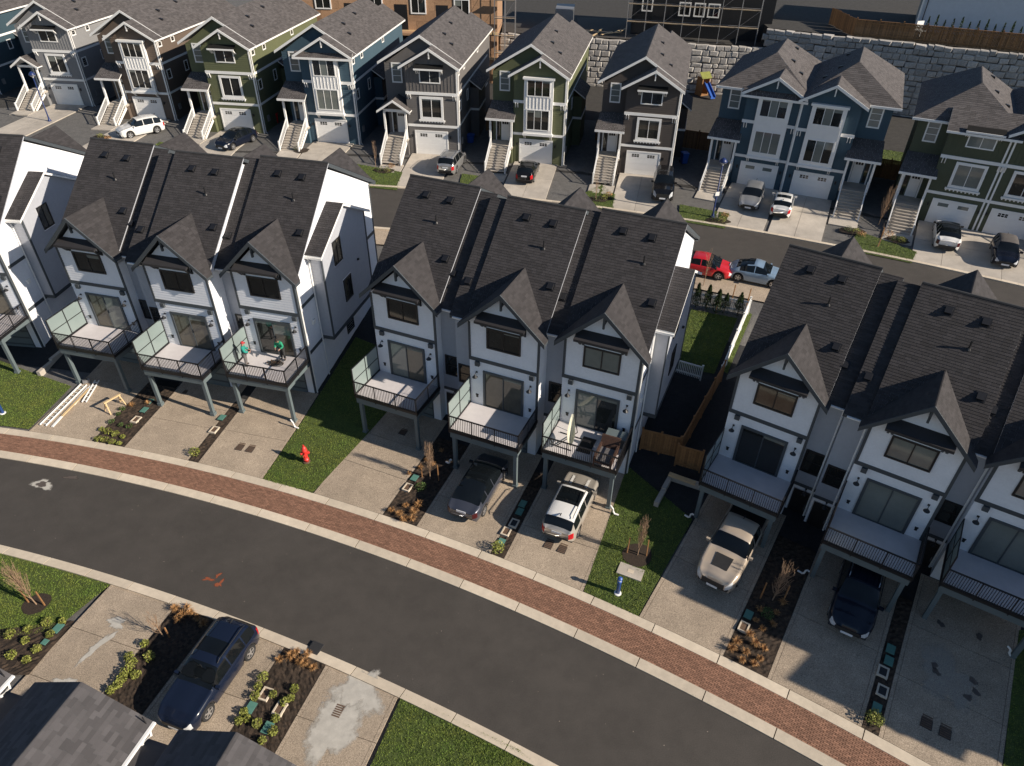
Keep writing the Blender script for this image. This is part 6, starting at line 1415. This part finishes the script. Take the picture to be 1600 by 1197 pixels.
# ------------------------------------------------------------------ people (skinned skeletons)
def skinned(name, verts, edges, radii, m, parent, root=0, sub=2):
    me = bpy.data.meshes.new(name); me.from_pydata(verts, edges, []); me.materials.append(m); o = link(name, me, parent)
    sk = o.modifiers.new('skin', 'SKIN'); sk.use_smooth_shade = True
    for i, r in enumerate(radii): d = me.skin_vertices[0].data[i]; d.radius = (r, r) if not isinstance(r, tuple) else r; d.use_root = (i == root)
    ss = o.modifiers.new('subdivision', 'SUBSURF'); ss.levels = sub; ss.render_levels = sub
    return o
M['skin'] = mat('skin', (.42, .25, .18), .6, .05, 8); M['hoodie'] = mat('teal_hoodie', (.02, .27, .22), .9, .1, 10, .3, 40); M['jeans'] = mat('grey_trousers', (.13, .12, .12), .9, .15, 12); M['cap'] = mat('red_cap', (.45, .03, .04), .8); M['shoe'] = mat('dark_shoe', (.03, .03, .03), .7); M['shirt'] = mat('green_shirt', (.02, .26, .14), .9, .1, 10); M['hair'] = mat('dark_hair', (.02, .015, .012), .8)
def person(label, P, z, facing, joints, top_m, leg_m, cap_m=None, bag=None):
    """joints: dict of posed joint positions in metres, nose side = +Y"""
    t = thing('person', label, 'person', (P[0], P[1], z), -R(facing)); J = joints
    order = ['pelvis', 'waist', 'chest', 'neck', 'head', 'crown', 'shl', 'ell', 'wrl', 'shr', 'elr', 'wrr', 'hil', 'knl', 'anl', 'tol', 'hir', 'knr', 'anr', 'tor']
    ix = {k: i for i, k in enumerate(order)}; rad = dict(pelvis=.12, waist=.11, chest=.13, neck=.05, head=.085, crown=.075, shl=.06, ell=.042, wrl=.030, shr=.06, elr=.042, wrr=.030, hil=.085, knl=.06, anl=.042, tol=.04, hir=.085, knr=.06, anr=.042, tor=.04)
    E_ = [('pelvis', 'waist'), ('waist', 'chest'), ('chest', 'neck'), ('neck', 'head'), ('head', 'crown'), ('chest', 'shl'), ('shl', 'ell'), ('ell', 'wrl'), ('chest', 'shr'), ('shr', 'elr'), ('elr', 'wrr'), ('pelvis', 'hil'), ('hil', 'knl'), ('knl', 'anl'), ('anl', 'tol'), ('pelvis', 'hir'), ('hir', 'knr'), ('knr', 'anr'), ('anr', 'tor')]
    verts = [J[k] for k in order]; edges = [(ix[a], ix[b]) for a, b in E_]; radii = [rad[k] for k in order]
    # hands: palm and five bent fingers continue the arm
    for s in ('l', 'r'):
        w_ = Vector(J['wr' + s]); e = Vector(J['el' + s]); d = (w_ - e).normalized(); side = d.cross(Vector((0, 1, .3))).normalized(); dn = d.cross(side).normalized()
        pi = len(verts); verts.append(tuple(w_ + d * .07)); radii.append(.026); edges.append((ix['wr' + s], pi))
        for q, (sx, l) in enumerate(((-.032, .07), (-.011, .085), (.011, .08), (.032, .062), (.055, .035))):
            b = w_ + d * (.09 if q < 4 else .04) + side * sx; m_ = b + d * l * .55 + dn * .01; e2 = b + d * l + dn * .035
            k = len(verts); verts += [tuple(b), tuple(m_), tuple(e2)]; radii += [.010, .0095, .008]; edges += [(pi, k), (k, k + 1), (k + 1, k + 2)]
    skinned('body', verts, edges, radii, M['skin'], t, 0, 1)
    def sub(keys, es, grow, name, m_):
        vv = [J[k] for k in keys]; i2 = {k: i for i, k in enumerate(keys)}; skinned(name, vv, [(i2[a], i2[b]) for a, b in es], [rad[k] + grow for k in keys], m_, t, 0, 2)
    sub(['pelvis', 'waist', 'chest', 'neck', 'shl', 'ell', 'wrl', 'shr', 'elr', 'wrr'], [e for e in E_[:3] + E_[5:11]], .032, 'jacket', top_m)
    sub(['pelvis', 'hil', 'knl', 'anl', 'hir', 'knr', 'anr'], [('pelvis', 'hil'), ('hil', 'knl'), ('knl', 'anl'), ('pelvis', 'hir'), ('hir', 'knr'), ('knr', 'anr')], .022, 'trousers', leg_m)
    for s in ('l', 'r'):
        a, b = Vector(J['an' + s]), Vector(J['to' + s]); skinned('shoe', [tuple(a + Vector((0, -.03, -.03))), tuple((a + b) / 2), tuple(b)], [(0, 1), (1, 2)], [.055, .055, .048], M['shoe'], t, 0, 1)
    h, c = Vector(J['head']), Vector(J['crown']); up = (c - h).normalized(); fwd = Vector((0, 1, 0)); fwd = (fwd - up * fwd.dot(up)).normalized(); rt = fwd.cross(up)
    for q in (-1, 1):
        mb = MB(); mb.lathe([(.006, -.006), (.013, -.003), (.013, .003), (.006, .006)], tuple(h + fwd * .082 + rt * q * .033 + up * .015), 8); mb.build('eye', M['shoe'], t)
        mb = MB(); mb.lathe([(.012, -.03), (.02, 0), (.012, .03)], tuple(h + rt * q * .088 - up * .005), 8); mb.build('ear', M['skin'], t)
    mb = MB(); mb.lathe([(.018, -.022), (.008, .025)], tuple(h + fwd * .09 - up * .01), 6); mb.build('nose', M['skin'], t)
    mb = MB(); mb.box(-.022, .022, -.004, .004, -.004, .004); o = mb.build('mouth', M['tail'], t, loc=tuple(h + fwd * .083 - up * .045))
    mm = cap_m or M['hair']; mb = MB(); mb.lathe([(.10, -.005), (.106, .03), (.098, .075), (.06, .115), (.01, .125)], n=16); o = mb.build('cap' if cap_m else 'hair', mm, t, True, loc=tuple(h + up * .015 - fwd * .008)); o.rotation_mode = 'QUATERNION'; o.rotation_quaternion = up.to_track_quat('Z', 'Y')
    if cap_m:
        mb = MB(); mb.slab([tuple(rt * x + fwd * y) for x, y in ((-.075, .05), (.075, .05), (.055, .16), (-.055, .16))], tuple(up * .012)); mb.build('cap_peak', cap_m, t, loc=tuple(h + up * .03))
    return t
UP = dict(pelvis=(0, 0, .93), waist=(0, .0, 1.08), chest=(0, .02, 1.30), neck=(0, .04, 1.47), head=(0, .07, 1.60), crown=(0, .075, 1.69), shl=(-.19, .02, 1.40), ell=(-.26, .08, 1.13), wrl=(-.18, .28, 1.05), shr=(.19, .02, 1.40), elr=(.27, .10, 1.14), wrr=(.16, .30, 1.06), hil=(-.10, 0, .88), knl=(-.11, .03, .49), anl=(-.12, 0, .09), tol=(-.13, .15, .045), hir=(.10, 0, .88), knr=(.12, .02, .49), anr=(.13, -.03, .09), tor=(.15, .12, .045))
SA = 1.015
def deckpt(F, x, y, s=1.0): p = F.w(x * s, y * s); return p
dzA = DZ * SA + .005
person('person in teal hoodie, red cap and grey trousers standing on the deck', (-16.12,34.22), dzA, 75, UP, M['hoodie'], M['jeans'], M['cap'])
LEAN = {k: (v[0], v[1] + max(0, v[2] - .9) * .28, v[2] - max(0, v[2] - .9) * .06) for k, v in UP.items()}
person('person in green shirt and black trousers leaning forward at the deck doorway', deckpt(FA, 13.9, 2.5, SA), dzA, 200, LEAN, M['shirt'], M['shoe'])
p = deckpt(FA, 13.7, 1.95, SA); t = thing('cable_heap', 'heap of dark cable and sheeting on the deck by the doorway', 'cable', (p[0], p[1], dzA), 0)
mb = MB(); rr = random.Random(2)
for k in range(9): r_ = rr.uniform(.14, .38); a0 = rr.uniform(0, 6); mb.tube([(math.cos(a0 + i * .5) * r_ * 1.2, math.sin(a0 + i * .5) * r_ * .7, .02 + .018 * k + .02 * math.sin(i)) for i in range(14)], .018, 5)
mb.build('coil', M['plastic'], t)
mb = MB()
for k in range(60): a = rr.uniform(0, 6.28); q = rr.uniform(0, .45); c = Vector((math.cos(a) * q * 1.2, math.sin(a) * q * .6, rr.uniform(.01, .16))); d = Vector((rr.uniform(-1, 1), rr.uniform(-1, 1), rr.uniform(-.3, .3))).normalized() * .07; e = d.cross(Vector((0, 0, 1))) * .8; mb.face([tuple(c - d), tuple(c + e), tuple(c + d), tuple(c - e)])
mb.build('sheeting', M['iron'], t)

# ------------------------------------------------------------------ deck furniture
bz = DZ + .005
p = FB.w(12.15, 1.45); t = thing('hammock', 'pale striped hammock on a black stand on the deck', 'hammock', (p[0], p[1], bz), -FB.a)
mb = MB(); mb.tube([(-.55, -1.05, .8), (-.35, -.7, .12), (.35, .8, .12), (-.05, 1.2, 1.05)], .028, 8); mb.tube([(-.55, .55, .04), (.75, .5, .04)], .025, 6); mb.tube([(-.7, -.55, .04), (.5, -.6, .04)], .025, 6); mb.build('stand', M['black'], t)
mb = MB(); n = 16; A_, B_ = Vector((-.1, 1.15, 1.0)), Vector((.55, -1.05, .75)); side = (B_ - A_).cross(Vector((0, 0, 1))).normalized()
for i in range(n):
    for j in range(-3, 3):
        def q(i, j):
            s = i / n; w_ = .05 + .16 * math.sin(math.pi * s); c = A_.lerp(B_, s) - Vector((0, 0, .42 * math.sin(math.pi * s))); return tuple(c + side * (j / 3 * w_) + Vector((0, 0, .18 * (j / 3) ** 2 * math.sin(math.pi * s))))
        mb.face([q(i, j), q(i + 1, j), q(i + 1, j + 1), q(i, j + 1)], 1.0 if j % 2 else .75)
M['canvas'] = mat('hammock_canvas', (.62, .60, .48), .9, .08, 5, tone=True); mb.build('sling', M['canvas'], t, True, tone=True)
p = FB.w(13.25, 1.6); t = thing('black_mat', 'black rectangular mat lying on the hammock deck', 'mat', (p[0], p[1], bz), -FB.a); mb = MB(); mb.box(-.36, .36, -.62, .62, 0, .03); mb.build('pad', M['plastic'], t); mb = MB(); mb.box(-.3, .3, -.56, .56, .03, .036); mb.build('inlay', M['black'], t)
p = FB.w(14.5, 1.0); t = thing('wicker_lounger', 'rust brown wicker lounger on the right side of the hammock deck', 'lounger', (p[0], p[1], bz), -FB.a); M['wicker'] = mat('wicker', (.06, .028, .018), .8, .3, 14, .5, 60)
mb = MB(); mb.box(-.5, .5, -.75, .45, .28, .36); mb.box(-.5, -.4, -.75, .7, .36, .62); mb.box(.4, .5, -.75, .7, .36, .62); mb.build('seat_frame', M['wicker'], t); mb = MB(); mb.slab([(-.5, .4, .36), (.5, .4, .36), (.5, .75, .95), (-.5, .75, .95)], (0, .08, 0)); mb.build('backrest', M['wicker'], t)
mb = MB(); mb.box(-.38, .38, -.68, .38, .362, .46); mb.build('cushion', M['jeans'], t)
for x in (-.45, .45):
    for y in (-.7, .6): mb = MB(); mb.box(x - .04, x + .04, y - .04, y + .04, 0, .28); mb.build('leg', M['wicker'], t)
p = FB.w(14.65, 2.35); t = thing('storage_box', 'grey storage box against the wall of the hammock deck', 'box', (p[0], p[1], bz), -FB.a); mb = MB(); mb.box(-.55, .55, -.3, .3, .02, .62); mb.build('body', M['trim'], t); mb = MB(); mb.box(-.58, .58, -.33, .33, .62, .70); mb.build('lid', M['post'], t)

# ------------------------------------------------------------------ ladders, timber, sawhorse on the left drive
def ladder(a, b, label, z=.04, w_=.42, m='vinyl'):
    L_ = math.hypot(b[0] - a[0], b[1] - a[1]); an = math.atan2(b[1] - a[1], b[0] - a[0]); za, zb = T(*a) + z, T(*b) + z
    t = thing('ladder', label, 'ladder', (a[0], a[1], za), an, 'ladders on the drive'); t.rotation_euler = (0, -math.atan2(zb - za, L_), an)
    for s in (-1, 1): mb = MB(); mb.box(0, L_, s * w_ / 2 - .02, s * w_ / 2 + .02, 0, .09); mb.build('rail', M[m], t)
    n = int(L_ / .3)
    for k in range(n): mb = MB(); x = .15 + k * L_ / n; mb.box(x - .02, x + .02, -w_ / 2 + .02, w_ / 2 - .02, .03, .065); mb.build('rung', M[m], t)
ladder((-28.67,32.14), (-27.91,35.89), 'long white ladder lying along the left edge of the drive')
ladder((-27.11,34.20), (-27.21,36.27), 'short pale ladder lying beside the sawhorse', .05, .25, 'wtrim')
def plank(a, b, label, z, m, w_=.14, h=.05, group='timber on the drive'):
    L_ = math.hypot(b[0] - a[0], b[1] - a[1]); an = math.atan2(b[1] - a[1], b[0] - a[0]); za, zb = T(*a) + z, T(*b) + z
    t = thing('timber_plank', label, 'plank', (a[0], a[1], za), an, group); t.rotation_euler = (0, -math.atan2(zb - za, L_), an); mb = MB(); mb.box(0, L_, -w_ / 2, w_ / 2, 0, h); mb.build('board', M[m], t)
plank((-28.06,32.03), (-27.52,35.58), 'white board beside the long white ladder', .03, 'wtrim'); plank((-27.87,32.92), (-27.38,35.46), 'yellow timber plank beside the long white ladder', .08, 'pine'); plank((-27.65,33.96), (-27.44,35.77), 'second shorter white board by the ladder', .04, 'wtrim', .1)
P = (-24.91,33.74); t = thing('sawhorse', 'pale wooden sawhorse on the left drive', 'sawhorse', (P[0], P[1], T(*P)), 1.0)
mb = MB(); mb.box(-.55, .55, -.06, .06, .72, .8); mb.build('beam', M['pine'], t)
for x in (-.45, .45):
    for s in (-1, 1): mb = MB(); mb.bar((x, s * .03, .74), (x + (.08 if x > 0 else -.08), s * .32, 0), .07, .04); mb.build('leg', M['pine'], t)
    mb = MB(); mb.box(x - .03, x + .03, -.16, .16, .36, .42); mb.build('brace', M['pine'], t)
P = (-27.34,32.81); t = thing('tool_box', 'small grey box beside the boards on the left drive', 'box', (*(-27.86,36.14), T(*(-27.86,36.14)) + .05), .5); mb = MB(); mb.box(-.2, .2, -.12, .12, 0, .2); mb.build('body', M['steel'], t); mb = MB(); mb.box(-.1, .1, -.02, .02, .2, .27); mb.build('handle', M['plastic'], t)
